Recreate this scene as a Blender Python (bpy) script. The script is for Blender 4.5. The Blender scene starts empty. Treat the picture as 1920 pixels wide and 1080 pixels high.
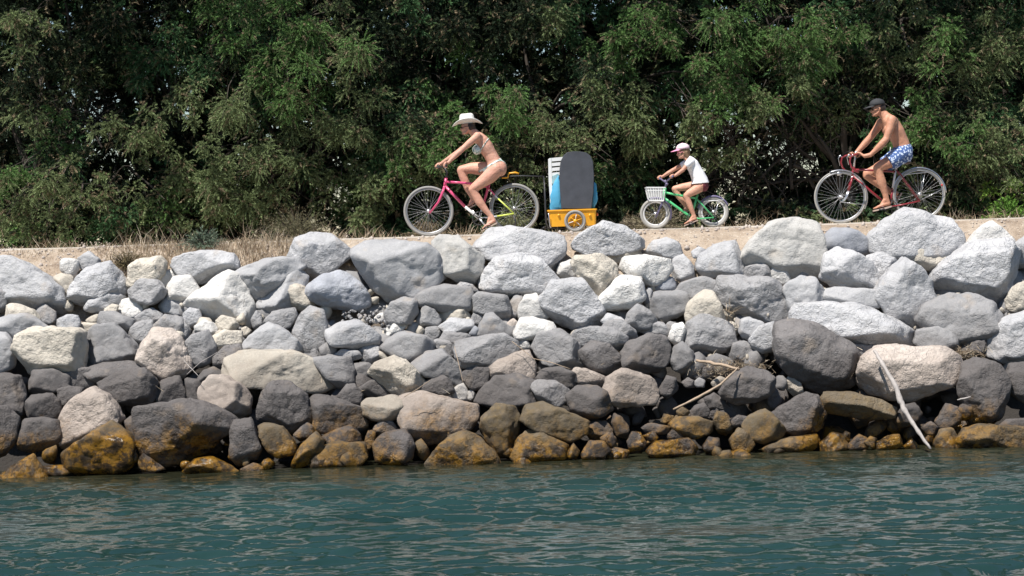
import bpy, bmesh, math, random
import numpy as np
from mathutils import Vector, Matrix, noise

random.seed(7)
RNG = np.random.default_rng(11)
R = math.radians
S = bpy.context.scene

# ------------------------------------------------------------------ camera, light, exposure
EYE = Vector((0.0, 0.0, 2.70))
FPX = 4260.0                       # focal length in pixels of a 1920 wide picture
PITCH = math.atan(115.0 / FPX)
ROLL = R(1.79)
fwd = Vector((0, math.cos(PITCH), -math.sin(PITCH)))
up0 = Vector((0, math.sin(PITCH), math.cos(PITCH)))
rt0 = Vector((1, 0, 0))
rt = rt0 * math.cos(ROLL) - up0 * math.sin(ROLL)
up = rt0 * math.sin(ROLL) + up0 * math.cos(ROLL)
cam_d = bpy.data.cameras.new('camera')
cam = bpy.data.objects.new('camera', cam_d)
S.collection.objects.link(cam)
m = Matrix((rt, up, -fwd)).transposed().to_4x4()
m.translation = EYE
cam.matrix_world = m
cam_d.sensor_width = 36.0
cam_d.lens = 36.0 * FPX / 1920.0
cam_d.clip_end = 2000.0
S.camera = cam

SUN = Vector((-0.36, -0.50, 1.10)).normalized()
W = bpy.data.worlds.new('World'); S.world = W; W.use_nodes = True
nt = W.node_tree; nt.nodes.clear()
sky = nt.nodes.new('ShaderNodeTexSky'); sky.sky_type = 'NISHITA'; sky.sun_disc = False
sky.sun_elevation = math.asin(SUN.z); sky.sun_rotation = math.atan2(SUN.x, SUN.y)
sky.altitude = 0; sky.air_density = 1.0; sky.dust_density = 0.0; sky.ozone_density = 3.0
bg = nt.nodes.new('ShaderNodeBackground'); bg.inputs['Strength'].default_value = 0.066
wo = nt.nodes.new('ShaderNodeOutputWorld')
nt.links.new(sky.outputs[0], bg.inputs[0]); nt.links.new(bg.outputs[0], wo.inputs[0])
sd = bpy.data.lights.new('sun', 'SUN'); sd.energy = 5.0; sd.angle = R(0.53); sd.color = (1.0, 0.955, 0.89)
so = bpy.data.objects.new('sun', sd); S.collection.objects.link(so)
so.rotation_euler = (-SUN).to_track_quat('-Z', 'Y').to_euler()
so.location = (0, 0, 30)
S.view_settings.view_transform = 'Standard'; S.view_settings.look = 'None'
S.view_settings.gamma = 1.0; S.view_settings.use_curve_mapping = False
S.view_settings.exposure = 0.56
S.render.engine = 'CYCLES'

# ------------------------------------------------------------------ helpers
COL = S.collection
def P(px, py, Y=30.0, dy=0.0):
    """point at distance Y seen at that place of the 1920x1080 photograph; dy moves it sideways in the world"""
    d = fwd * FPX + rt * (px - 960.0) - up * (py - 540.0)
    p = EYE + d * (Y / d.y)
    return Vector((p.x, p.y + dy, p.z))
def tag(o, label=None, cat=None, group=None, kind=None):
    if label: o['label'] = label
    if cat: o['category'] = cat
    if group: o['group'] = group
    if kind: o['kind'] = kind
    return o
def empty(name, loc):
    o = bpy.data.objects.new(name, None); COL.objects.link(o); o.location = loc
    o.empty_display_size = 0.1
    return o
def link(name, me, parent=None, loc=None):
    """meshes are made in world coordinates (loc None) or local ones"""
    o = bpy.data.objects.new(name, me); COL.objects.link(o)
    if loc is not None: o.location = loc
    if parent is not None:
        o.parent = parent
        if loc is None:
            q = Vector((0, 0, 0)); a = parent
            while a is not None:
                q += a.location; a = a.parent
            o.location = -q
    return o
def smooth(me, on=True):
    me.polygons.foreach_set('use_smooth', [on] * len(me.polygons))
    return me
def recenter(o):
    """move a top-level mesh's origin to its base"""
    me = o.data; n = len(me.vertices); a = np.empty(n * 3); me.vertices.foreach_get('co', a); a = a.reshape(-1, 3)
    c = np.array([(a[:, 0].min() + a[:, 0].max()) / 2, (a[:, 1].min() + a[:, 1].max()) / 2, a[:, 2].min()])
    me.vertices.foreach_set('co', (a - c).ravel()); o.location = c
    return o

class MB:
    """collects simple shapes into one mesh"""
    def __init__(s): s.v = []; s.f = []
    def add(s, vs, fs):
        k = len(s.v); s.v += [tuple(v) for v in vs]; s.f += [tuple(i + k for i in f) for f in fs]
    def tube(s, pts, rad, n=8, cap=True, squash=None):
        pts = [Vector(p) for p in pts]
        if not hasattr(rad, '__len__'): rad = [rad] * len(pts)
        vs = []; fs = []
        t0 = (pts[1] - pts[0]).normalized()
        a = t0.orthogonal().normalized()
        if squash: a = Vector(squash) - t0 * t0.dot(Vector(squash)); a.normalize()
        for i, p in enumerate(pts):
            if i == 0: t = pts[1] - pts[0]
            elif i == len(pts) - 1: t = pts[-1] - pts[-2]
            else: t = (pts[i + 1] - pts[i]).normalized() + (pts[i] - pts[i - 1]).normalized()
            t.normalize()
            a = (a - t * a.dot(t)).normalized(); b = t.cross(a)
            r = rad[i]; ra, rb = (r if hasattr(r, '__len__') else (r, r))
            for k in range(n):
                an = 2 * math.pi * k / n
                vs.append(p + a * (ra * math.cos(an)) + b * (rb * math.sin(an)))
        for i in range(len(pts) - 1):
            for k in range(n):
                fs.append((i * n + k, i * n + (k + 1) % n, (i + 1) * n + (k + 1) % n, (i + 1) * n + k))
        if cap:
            fs.append(tuple(reversed(range(n)))); fs.append(tuple(range((len(pts) - 1) * n, len(pts) * n)))
        s.add(vs, fs); return s
    def ball(s, c, r, nu=12, nv=8, rot=None):
        c = Vector(c); rr = Vector(r) if hasattr(r, '__len__') else Vector((r, r, r))
        vs = [Vector((0, 0, 1))]; fs = []
        for j in range(1, nv):
            th = math.pi * j / nv
            for k in range(nu):
                ph = 2 * math.pi * k / nu
                vs.append(Vector((math.sin(th) * math.cos(ph), math.sin(th) * math.sin(ph), math.cos(th))))
        vs.append(Vector((0, 0, -1)))
        for k in range(nu): fs.append((0, 1 + k, 1 + (k + 1) % nu))
        for j in range(nv - 2):
            for k in range(nu):
                a = 1 + j * nu
                fs.append((a + k, a + nu + k, a + nu + (k + 1) % nu, a + (k + 1) % nu))
        a = 1 + (nv - 2) * nu
        for k in range(nu): fs.append((a + k, len(vs) - 1, a + (k + 1) % nu))
        out = []
        for v in vs:
            w = Vector((v.x * rr.x, v.y * rr.y, v.z * rr.z))
            if rot is not None: w = rot @ w
            out.append(c + w)
        s.add(out, fs); return s
    def limb(s, pts, rad, n=14):
        pts = [Vector(p) for p in pts]
        for i in range(len(pts) - 1): s.tube([pts[i], pts[i + 1]], [rad[i], rad[i + 1]], n)
        for p, r in zip(pts, rad): s.ball(p, r, n, 8)
        return s
    def torus(s, c, R_, r, n=64, k=8, ax='y', rz=None):
        c = Vector(c); vs = []; fs = []; rz = rz or r
        for i in range(n):
            a = 2 * math.pi * i / n
            for j in range(k):
                b = 2 * math.pi * j / k
                q = R_ + r * math.cos(b)
                vs.append(c + Vector((q * math.cos(a), rz * math.sin(b), q * math.sin(a))))
        for i in range(n):
            for j in range(k):
                fs.append((i * k + j, ((i + 1) % n) * k + j, ((i + 1) % n) * k + (j + 1) % k, i * k + (j + 1) % k))
        s.add(vs, fs); return s
    def prism(s, outline, y0, y1):
        """outline: (x,z) pairs, extruded along y"""
        n = len(outline)
        vs = [Vector((x, y0, z)) for x, z in outline] + [Vector((x, y1, z)) for x, z in outline]
        fs = [tuple(range(n)), tuple(reversed(range(n, 2 * n)))]
        for i in range(n): fs.append((i, i + n, (i + 1) % n + n, (i + 1) % n))
        s.add(vs, fs); return s
    def box(s, c, d, rot=None):
        c = Vector(c); vs = []
        for i in (-1, 1):
            for j in (-1, 1):
                for k in (-1, 1):
                    w = Vector((i * d[0] / 2, j * d[1] / 2, k * d[2] / 2))
                    if rot is not None: w = rot @ w
                    vs.append(c + w)
        s.add(vs, [(0, 1, 3, 2), (4, 6, 7, 5), (0, 4, 5, 1), (2, 3, 7, 6), (0, 2, 6, 4), (1, 5, 7, 3)]); return s
    def mesh(s, name, mat=None, sm=True):
        me = bpy.data.meshes.new(name); me.from_pydata([tuple(v) for v in s.v], [], s.f)
        bm = bmesh.new(); bm.from_mesh(me); bmesh.ops.recalc_face_normals(bm, faces=bm.faces); bm.to_mesh(me); bm.free()
        if mat: me.materials.append(mat)
        if sm: smooth(me)
        return me
    def build(s, name, mat, parent=None, sm=True, auto=None):
        me = s.mesh(name, mat, sm)
        o = link(name, me, parent)
        if auto: sharp(me, auto)
        return o
def sharp(me, deg=35):
    bm = bmesh.new(); bm.from_mesh(me)
    for e in bm.edges:
        if len(e.link_faces) == 2 and e.calc_face_angle(0) > R(deg): e.smooth = False
    bm.to_mesh(me); bm.free()
def np_mesh(name, V, F, mat, cols=None, sm=False):
    """V (n,3), F (m,3) arrays"""
    me = bpy.data.meshes.new(name)
    me.vertices.add(len(V)); me.vertices.foreach_set('co', np.asarray(V, dtype=np.float32).ravel())
    k = F.shape[1]
    me.loops.add(F.size); me.loops.foreach_set('vertex_index', F.astype(np.int32).ravel())
    me.polygons.add(len(F)); me.polygons.foreach_set('loop_start', np.arange(0, F.size, k, dtype=np.int32))
    if sm: me.polygons.foreach_set('use_smooth', np.ones(len(F), dtype=bool))
    me.update(calc_edges=True)
    if cols is not None:
        at = me.attributes.new('tint', 'FLOAT_COLOR', 'POINT')
        c = np.ones((len(V), 4), dtype=np.float32); c[:, :3] = cols
        at.data.foreach_set('color', c.ravel())
    me.materials.append(mat)
    return me

# ------------------------------------------------------------------ materials
def mat_new(name):
    m = bpy.data.materials.new(name); m.use_nodes = True
    t = m.node_tree; b = t.nodes['Principled BSDF']
    return m, t, b
def N(t, typ, **kw):
    n = t.nodes.new(typ)
    for k, v in kw.items():
        if k in n.inputs.keys() if hasattr(n.inputs, 'keys') else False: n.inputs[k].default_value = v
        else: setattr(n, k, v)
    return n
def plain(name, col, rough=0.5, metal=0.0, var=0.12, scale=30.0, bump=0.0, spec=None, coat=0.0):
    m, t, b = mat_new(name)
    b.inputs['Roughness'].default_value = rough; b.inputs['Metallic'].default_value = metal
    if coat: b.inputs['Coat Weight'].default_value = coat
    if spec is not None: b.inputs['Specular IOR Level'].default_value = spec
    tc = t.nodes.new('ShaderNodeTexCoord'); nz = t.nodes.new('ShaderNodeTexNoise')
    nz.inputs['Scale'].default_value = scale; nz.inputs['Detail'].default_value = 4
    t.links.new(tc.outputs['Object'], nz.inputs['Vector'])
    mx = t.nodes.new('ShaderNodeMix'); mx.data_type = 'RGBA'
    mx.inputs[6].default_value = (*[c * (1 - var) for c in col], 1); mx.inputs[7].default_value = (*[min(1, c * (1 + var)) for c in col], 1)
    t.links.new(nz.outputs[0], mx.inputs[0]); t.links.new(mx.outputs[2], b.inputs['Base Color'])
    if bump:
        bp = t.nodes.new('ShaderNodeBump'); bp.inputs['Strength'].default_value = bump; bp.inputs['Distance'].default_value = 0.01
        t.links.new(nz.outputs[0], bp.inputs['Height']); t.links.new(bp.outputs[0], b.inputs['Normal'])
    return m
def math_n(t, op, a, b=None, c=None, clamp=False):
    n = t.nodes.new('ShaderNodeMath'); n.operation = op; n.use_clamp = clamp
    for i, x in enumerate((a, b, c)):
        if x is None: continue
        if isinstance(x, (int, float)): n.inputs[i].default_value = x
        else: t.links.new(x, n.inputs[i])
    return n.outputs[0]
def mix_c(t, f, a, b, mode='MIX'):
    n = t.nodes.new('ShaderNodeMix'); n.data_type = 'RGBA'; n.blend_type = mode; n.clamp_factor = True
    for s_, x in ((0, f), (6, a), (7, b)):
        if isinstance(x, (int, float)): n.inputs[s_].default_value = x
        elif isinstance(x, tuple): n.inputs[s_].default_value = (*x[:3], 1)
        else: t.links.new(x, n.inputs[s_])
    return n.outputs[2]
def noise_n(t, vec, scale, detail=5, rough=0.55, typ='FBM'):
    n = t.nodes.new('ShaderNodeTexNoise'); n.inputs['Scale'].default_value = scale
    n.inputs['Detail'].default_value = detail; n.inputs['Roughness'].default_value = rough
    t.links.new(vec, n.inputs['Vector']); return n.outputs[0]
def ramp(t, fac, stops):
    n = t.nodes.new('ShaderNodeValToRGB'); cr = n.color_ramp
    while len(cr.elements) < len(stops): cr.elements.new(0.5)
    for e, (p, c) in zip(cr.elements, stops):
        e.position = p; e.color = (*(c if hasattr(c, '__len__') else (c, c, c)), 1)
    t.links.new(fac, n.inputs[0]); return n.outputs[0]

def rock_material(name, c0, c1, spot, fleck=0.0, bump=1.0):
    """weathered stone: mottled, cracked, with a dark tidal belt and golden weed where the water reaches"""
    m, t, b = mat_new(name)
    tc = t.nodes.new('ShaderNodeTexCoord'); oi = t.nodes.new('ShaderNodeObjectInfo'); ge = t.nodes.new('ShaderNodeNewGeometry')
    off = t.nodes.new('ShaderNodeVectorMath'); off.operation = 'ADD'
    cmb = t.nodes.new('ShaderNodeCombineXYZ')
    r40 = math_n(t, 'MULTIPLY', oi.outputs['Random'], 40.0)
    for i in range(3): t.links.new(r40, cmb.inputs[i])
    t.links.new(tc.outputs['Object'], off.inputs[0]); t.links.new(cmb.outputs[0], off.inputs[1])
    v = off.outputs[0]
    n1 = noise_n(t, v, 2.2, 6, 0.6); n2 = noise_n(t, v, 14, 6, 0.65); n3 = noise_n(t, v, 60, 4, 0.7)
    base = mix_c(t, ramp(t, n1, [(0.35, 0.0), (0.68, 1.0)]), c0, c1)
    # each stone a little lighter or darker
    hv = math_n(t, 'MULTIPLY_ADD', oi.outputs['Random'], 0.48, 0.74)
    hvc = t.nodes.new('ShaderNodeCombineColor')
    for i in range(3): t.links.new(hv, hvc.inputs[i])
    base = mix_c(t, 1.0, base, hvc.outputs[0], 'MULTIPLY')
    base = mix_c(t, ramp(t, n2, [(0.42, 0.0), (0.78, 0.62)]), base, spot)
    base = mix_c(t, math_n(t, 'MULTIPLY', ramp(t, n3, [(0.55, 0.0), (0.72, 1.0)]), 0.28 + fleck), base, tuple(c * 0.45 for c in c0))
    base = mix_c(t, ramp(t, n3, [(0.27, 0.5), (0.42, 0.0)]), base, tuple(min(0.85, c * 1.35 + 0.04) for c in c1))
    # rusty and lichen stains
    n4 = noise_n(t, v, 3.4, 3, 0.5)
    base = mix_c(t, ramp(t, n4, [(0.62, 0.0), (0.75, 0.38)]), base, (0.42, 0.33, 0.24))
    n5 = noise_n(t, v, 1.1, 5, 0.72)
    base = mix_c(t, ramp(t, n5, [(0.50, 0.0), (0.60, 0.42)]), base, tuple(c * 0.62 for c in c0))
    vn = t.nodes.new('ShaderNodeTexNoise'); vn.noise_type = 'RIDGED_MULTIFRACTAL'; vn.inputs['Scale'].default_value = 1.6; vn.inputs['Detail'].default_value = 2; t.links.new(v, vn.inputs['Vector'])
    base = mix_c(t, ramp(t, math_n(t, 'MULTIPLY', vn.outputs[0], 0.5), [(0.80, 0.0), (0.86, 0.5)]), base, tuple(min(.8, c * 1.5 + .05) for c in c1))
    # splash belt and weed by height above the water
    sp = t.nodes.new('ShaderNodeSeparateXYZ'); t.links.new(ge.outputs['Position'], sp.inputs[0])
    wn = noise_n(t, ge.outputs['Position'], 1.3, 5, 0.6)
    zz = math_n(t, 'ADD', sp.outputs[2], math_n(t, 'MULTIPLY_ADD', wn, -1.8, 0.9))
    belt = ramp(t, math_n(t, 'DIVIDE', zz, 2.2, clamp=True), [(0.02, 1.0), (0.42, 0.72), (0.66, 0.0)])
    base = mix_c(t, math_n(t, 'MULTIPLY', belt, 0.66), base, mix_c(t, 1.0, base, (0.40, 0.36, 0.335), 'MULTIPLY'))
    wn2 = noise_n(t, ge.outputs['Position'], 7.0, 6, 0.75)
    weedc = ramp(t, wn2, [(0.38, (0.016, 0.010, 0.006)), (0.47, (0.06, 0.034, 0.012)), (0.56, (0.24, 0.118, 0.010)), (0.72, (0.10, 0.068, 0.022))])
    z2 = math_n(t, 'ADD', sp.outputs[2], math_n(t, 'MULTIPLY_ADD', wn, -2.0, 1.0))
    weed = ramp(t, math_n(t, 'DIVIDE', math_n(t, 'SUBTRACT', z2, 0.04), 0.5, clamp=True), [(0.0, 0.92), (1.0, 0.0)])
    base = mix_c(t, weed, base, weedc)
    t.links.new(base, b.inputs['Base Color'])
    wet = ramp(t, math_n(t, 'DIVIDE', z2, 0.30, clamp=True), [(0.25, 1.0), (0.85, 0.0)])
    rg = math_n(t, 'MULTIPLY_ADD', wet, -0.74, 0.9)
    t.links.new(rg, b.inputs['Roughness']); b.inputs['Specular IOR Level'].default_value = 0.3
    # relief
    vr = t.nodes.new('ShaderNodeTexVoronoi'); vr.feature = 'DISTANCE_TO_EDGE'; vr.inputs['Scale'].default_value = 3.2
    wv = t.nodes.new('ShaderNodeVectorMath'); wv.operation = 'ADD'
    nzv = t.nodes.new('ShaderNodeTexNoise'); nzv.inputs['Scale'].default_value = 3.0; nzv.inputs['Detail'].default_value = 4
    t.links.new(v, nzv.inputs['Vector'])
    t.links.new(v, wv.inputs[0]); t.links.new(nzv.outputs[1], wv.inputs[1]); t.links.new(wv.outputs[0], vr.inputs['Vector'])
    crack = ramp(t, vr.outputs['Distance'], [(0.0, 0.0), (0.035, 1.0)])
    h = math_n(t, 'ADD', math_n(t, 'MULTIPLY', n2, 0.5), math_n(t, 'MULTIPLY', n3, 0.22))
    h = math_n(t, 'ADD', h, math_n(t, 'MULTIPLY', crack, 0.10))
    h = math_n(t, 'ADD', h, math_n(t, 'MULTIPLY', noise_n(t, v, 6, 5, 0.6), 1.2))
    bp = t.nodes.new('ShaderNodeBump'); t.links.new(math_n(t, 'MULTIPLY_ADD', oi.outputs['Random'], 0.7 * bump, 0.3 * bump), bp.inputs['Strength']); bp.inputs['Distance'].default_value = 0.07
    t.links.new(h, bp.inputs['Height']); t.links.new(bp.outputs[0], b.inputs['Normal'])
    return m
ROCKM = {
 'W': rock_material('white_limestone', (0.57, 0.555, 0.53), (0.74, 0.72, 0.69), (0.56, 0.53, 0.49)),
 'L': rock_material('pale_grey_stone', (0.36, 0.36, 0.37), (0.54, 0.535, 0.54), (0.42, 0.41, 0.40)),
 'B': rock_material('blue_grey_stone', (0.29, 0.30, 0.33), (0.37, 0.38, 0.41), (0.33, 0.335, 0.345), bump=0.6),
 'G': rock_material('grey_stone', (0.255, 0.25, 0.252), (0.36, 0.355, 0.357), (0.30, 0.285, 0.275)),
 'D': rock_material('dark_basalt', (0.135, 0.127, 0.125), (0.22, 0.207, 0.203), (0.19, 0.17, 0.16)),
 'C': rock_material('cream_stone', (0.50, 0.455, 0.385), (0.64, 0.585, 0.50), (0.48, 0.42, 0.35)),
 'P': rock_material('pinkish_stone', (0.47, 0.405, 0.355), (0.60, 0.53, 0.47), (0.43, 0.37, 0.32)),
 'O': rock_material('weedy_stone', (0.17, 0.14, 0.10), (0.31, 0.26, 0.185), (0.26, 0.17, 0.05)),
 'F': rock_material('flecked_stone', (0.50, 0.485, 0.455), (0.60, 0.585, 0.56), (0.40, 0.38, 0.35), fleck=0.5),
}
# ------------------------------------------------------------------ ground, path, water
def profile(y):
    """height of the bank under the stones at distance y from the camera"""
    return np.interp(y, [-60, 15, 22, 25.2, 26.1, 27.3, 28.2, 28.75, 29.15, 29.35, 32.2, 33, 60, 900],
                        [-3.2, -3.2, -2.4, -1.5, -0.95, 0.45, 1.68, 2.33, 2.56, 2.60, 2.60, 2.55, 2.40, 2.0])
def grid_mesh(name, xs, ys, zf, mat, smooth_=True):
    X, Y = np.meshgrid(xs, ys); Z = zf(X, Y)
    V = np.stack([X, Y, Z], -1).reshape(-1, 3)
    nx, ny = len(xs), len(ys)
    i = np.arange(nx - 1)[None, :] + np.arange(ny - 1)[:, None] * nx
    F = np.stack([i, i + 1, i + nx + 1, i + nx], -1).reshape(-1, 4)
    return np_mesh(name, V, F, mat, sm=smooth_)
def wobble(X, Y, ks, amp, seed):
    r = np.random.default_rng(seed); Z = np.zeros_like(X)
    for k in ks:
        for _ in range(4):
            a = r.uniform(0, 2 * math.pi); Z += amp / k * np.sin((X * math.cos(a) + Y * math.sin(a)) * k + r.uniform(0, 6.28))
    return Z
m, t, b = mat_new('dry_earth')
ge = t.nodes.new('ShaderNodeNewGeometry'); v = ge.outputs['Position']
c = ramp(t, noise_n(t, v, 3.0, 6, 0.65), [(0.3, (0.25, 0.19, 0.14)), (0.5, (0.41, 0.325, 0.245)), (0.72, (0.53, 0.45, 0.36))])
c = mix_c(t, ramp(t, noise_n(t, v, 40, 4, 0.7), [(0.5, 0.0), (0.7, 0.55)]), c, (0.17, 0.12, 0.08))
c = mix_c(t, ramp(t, noise_n(t, v, 22, 3, 0.6), [(0.60, 0.0), (0.66, 0.6)]), c, (0.62, 0.56, 0.47))
sp = t.nodes.new('ShaderNodeSeparateXYZ'); t.links.new(v, sp.inputs[0])
c = mix_c(t, ramp(t, math_n(t, 'DIVIDE', sp.outputs[2], 3.0, clamp=True), [(0.45, 1.0), (0.66, 0.0)]), c, (0.035, 0.03, 0.026))  # low ground blackened: shade of the gaps between stones put into the colour
t.links.new(c, b.inputs['Base Color']); b.inputs['Roughness'].default_value = 0.95
bp = t.nodes.new('ShaderNodeBump'); bp.inputs['Distance'].default_value = 0.04; bp.inputs['Strength'].default_value = 0.9
t.links.new(noise_n(t, v, 25, 6, 0.7), bp.inputs['Height']); t.links.new(bp.outputs[0], b.inputs['Normal'])
EARTH = m
xs = np.concatenate([[-900, -300, -100, -40, -20], np.arange(-12, 12.01, 0.12), [20, 40, 100, 300, 900]])
ys = np.concatenate([[-60, 0, 15, 20, 23], np.arange(25, 34, 0.1), [36, 40, 50, 70, 120, 300, 900]])
def gz(X, Y):
    Z = profile(Y)
    on = np.clip((29.3 - Y) / 0.5, 0, 1) * np.clip(1 - np.abs(X) / 40, 0, 1)
    far = np.clip((Y - 32.3) / 0.6, 0, 1) * (Y < 60)
    return Z + (on + far * 0.5) * wobble(X, Y, [1.5, 3.5, 8, 16], 0.035, 3)
tag(link('ground', grid_mesh('ground', xs, ys, gz, EARTH)), kind='structure')

m, t, b = mat_new('pale_gravel_path')
ge = t.nodes.new('ShaderNodeNewGeometry'); v = ge.outputs['Position']
c = ramp(t, noise_n(t, v, 6.0, 6, 0.7), [(0.3, (0.40, 0.35, 0.29)), (0.7, (0.60, 0.54, 0.46))])
t.links.new(c, b.inputs['Base Color']); b.inputs['Roughness'].default_value = 0.95
bp = t.nodes.new('ShaderNodeBump'); bp.inputs['Distance'].default_value = 0.02
t.links.new(noise_n(t, v, 60, 4, 0.7), bp.inputs['Height']); t.links.new(bp.outputs[0], b.inputs['Normal'])
xs = np.concatenate([[-300, -60, -20], np.arange(-10, 10.01, 0.1), [20, 60, 300]])
ys = np.array([29.22, 29.32, 29.42, 29.8, 30.4, 31.0, 31.6, 31.9])
def pz(X, Y):
    e = np.clip((29.42 - Y) / 0.2, 0, 1)
    return 2.606 - e * 0.045 + wobble(X, Y, [3, 9, 22], 0.006, 5) * np.clip(1 - np.abs(X) / 60, 0, 1)
tag(link('path', grid_mesh('path', xs, ys, pz, m)), kind='structure')

# water: a real wavy surface, fine where the picture sees it
def waves(X, Y):
    r = np.random.default_rng(21); Z = np.zeros_like(X); DX = np.zeros_like(X)
    calm = 1 - 0.55 * np.clip((Y - 24.0) / 2.0, 0, 1)
    gx = 0.75 + 0.5 * np.sin(X * 0.55 + Y * 0.31 + 1) * np.sin(Y * 0.9 - X * 0.23)
    for lam, n, sl in ((2.6, 5, 0.022), (1.3, 8, 0.034), (0.75, 12, 0.055), (0.42, 20, 0.11), (0.26, 30, 0.19), (0.165, 30, 0.15)):
        for _ in range(n):
            l = lam * r.uniform(0.72, 1.35); k = 2 * math.pi / l
            a = r.normal(-0.12, 0.34 if lam > .5 else 0.48) - math.pi / 2
            A = sl / math.sqrt(n) / k * 1.36
            ph = (X * math.cos(a) + Y * math.sin(a)) * k + r.uniform(0, 6.28)
            s_ = np.sin(ph)
            Z += A * (s_ + 0.22 * np.cos(2 * ph)) * (gx if lam < 0.8 else 1.0)
    fade = np.clip(1 - (np.abs(X) - 9) / 6, 0, 1) * np.clip((Y - 8) / 6, 0, 1)
    return Z * calm * fade
m, t, b = mat_new('sea_water')
ge = t.nodes.new('ShaderNodeNewGeometry'); v = ge.outputs['Position']
sp = t.nodes.new('ShaderNodeSeparateXYZ'); t.links.new(v, sp.inputs[0])
sh = math_n(t, 'ADD', sp.outputs[1], math_n(t, 'MULTIPLY_ADD', noise_n(t, v, 0.8, 4, 0.6), 2.4, -1.2))
deep = ramp(t, noise_n(t, v, 0.55, 5, 0.6), [(0.3, (0.008, 0.025, 0.022)), (0.7, (0.018, 0.046, 0.044))])
c = mix_c(t, ramp(t, math_n(t, 'DIVIDE', math_n(t, 'SUBTRACT', sh, 23.0), 3.2, clamp=True), [(0.0, 0.0), (0.55, 0.45), (0.9, 1.0)]), deep, (0.020, 0.021, 0.012))
t.links.new(c, b.inputs['Base Color']); b.inputs['Roughness'].default_value = 0.04; b.inputs['IOR'].default_value = 1.333
mp = t.nodes.new('ShaderNodeMapping'); mp.inputs['Scale'].default_value = (0.55, 1.0, 1.0); t.links.new(v, mp.inputs[0])
bp = t.nodes.new('ShaderNodeBump'); bp.inputs['Distance'].default_value = 0.010; bp.inputs['Strength'].default_value = 0.6
t.links.new(noise_n(t, mp.outputs[0], 12, 2, 0.5), bp.inputs['Height']); t.links.new(bp.outputs[0], b.inputs['Normal'])
xs = np.concatenate([[-900, -300, -100, -40, -20, -14, -10], np.arange(-7, 7.01, 0.032), [10, 14, 20, 40, 100, 300, 900]])
ys = np.concatenate([[-400, -100, -30, 0, 8, 12, 15, 16.4], np.arange(17.0, 26.9, 0.028), [27.0]])
tag(link('water', grid_mesh('water', xs, ys, waves, m)), kind='structure')

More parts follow.
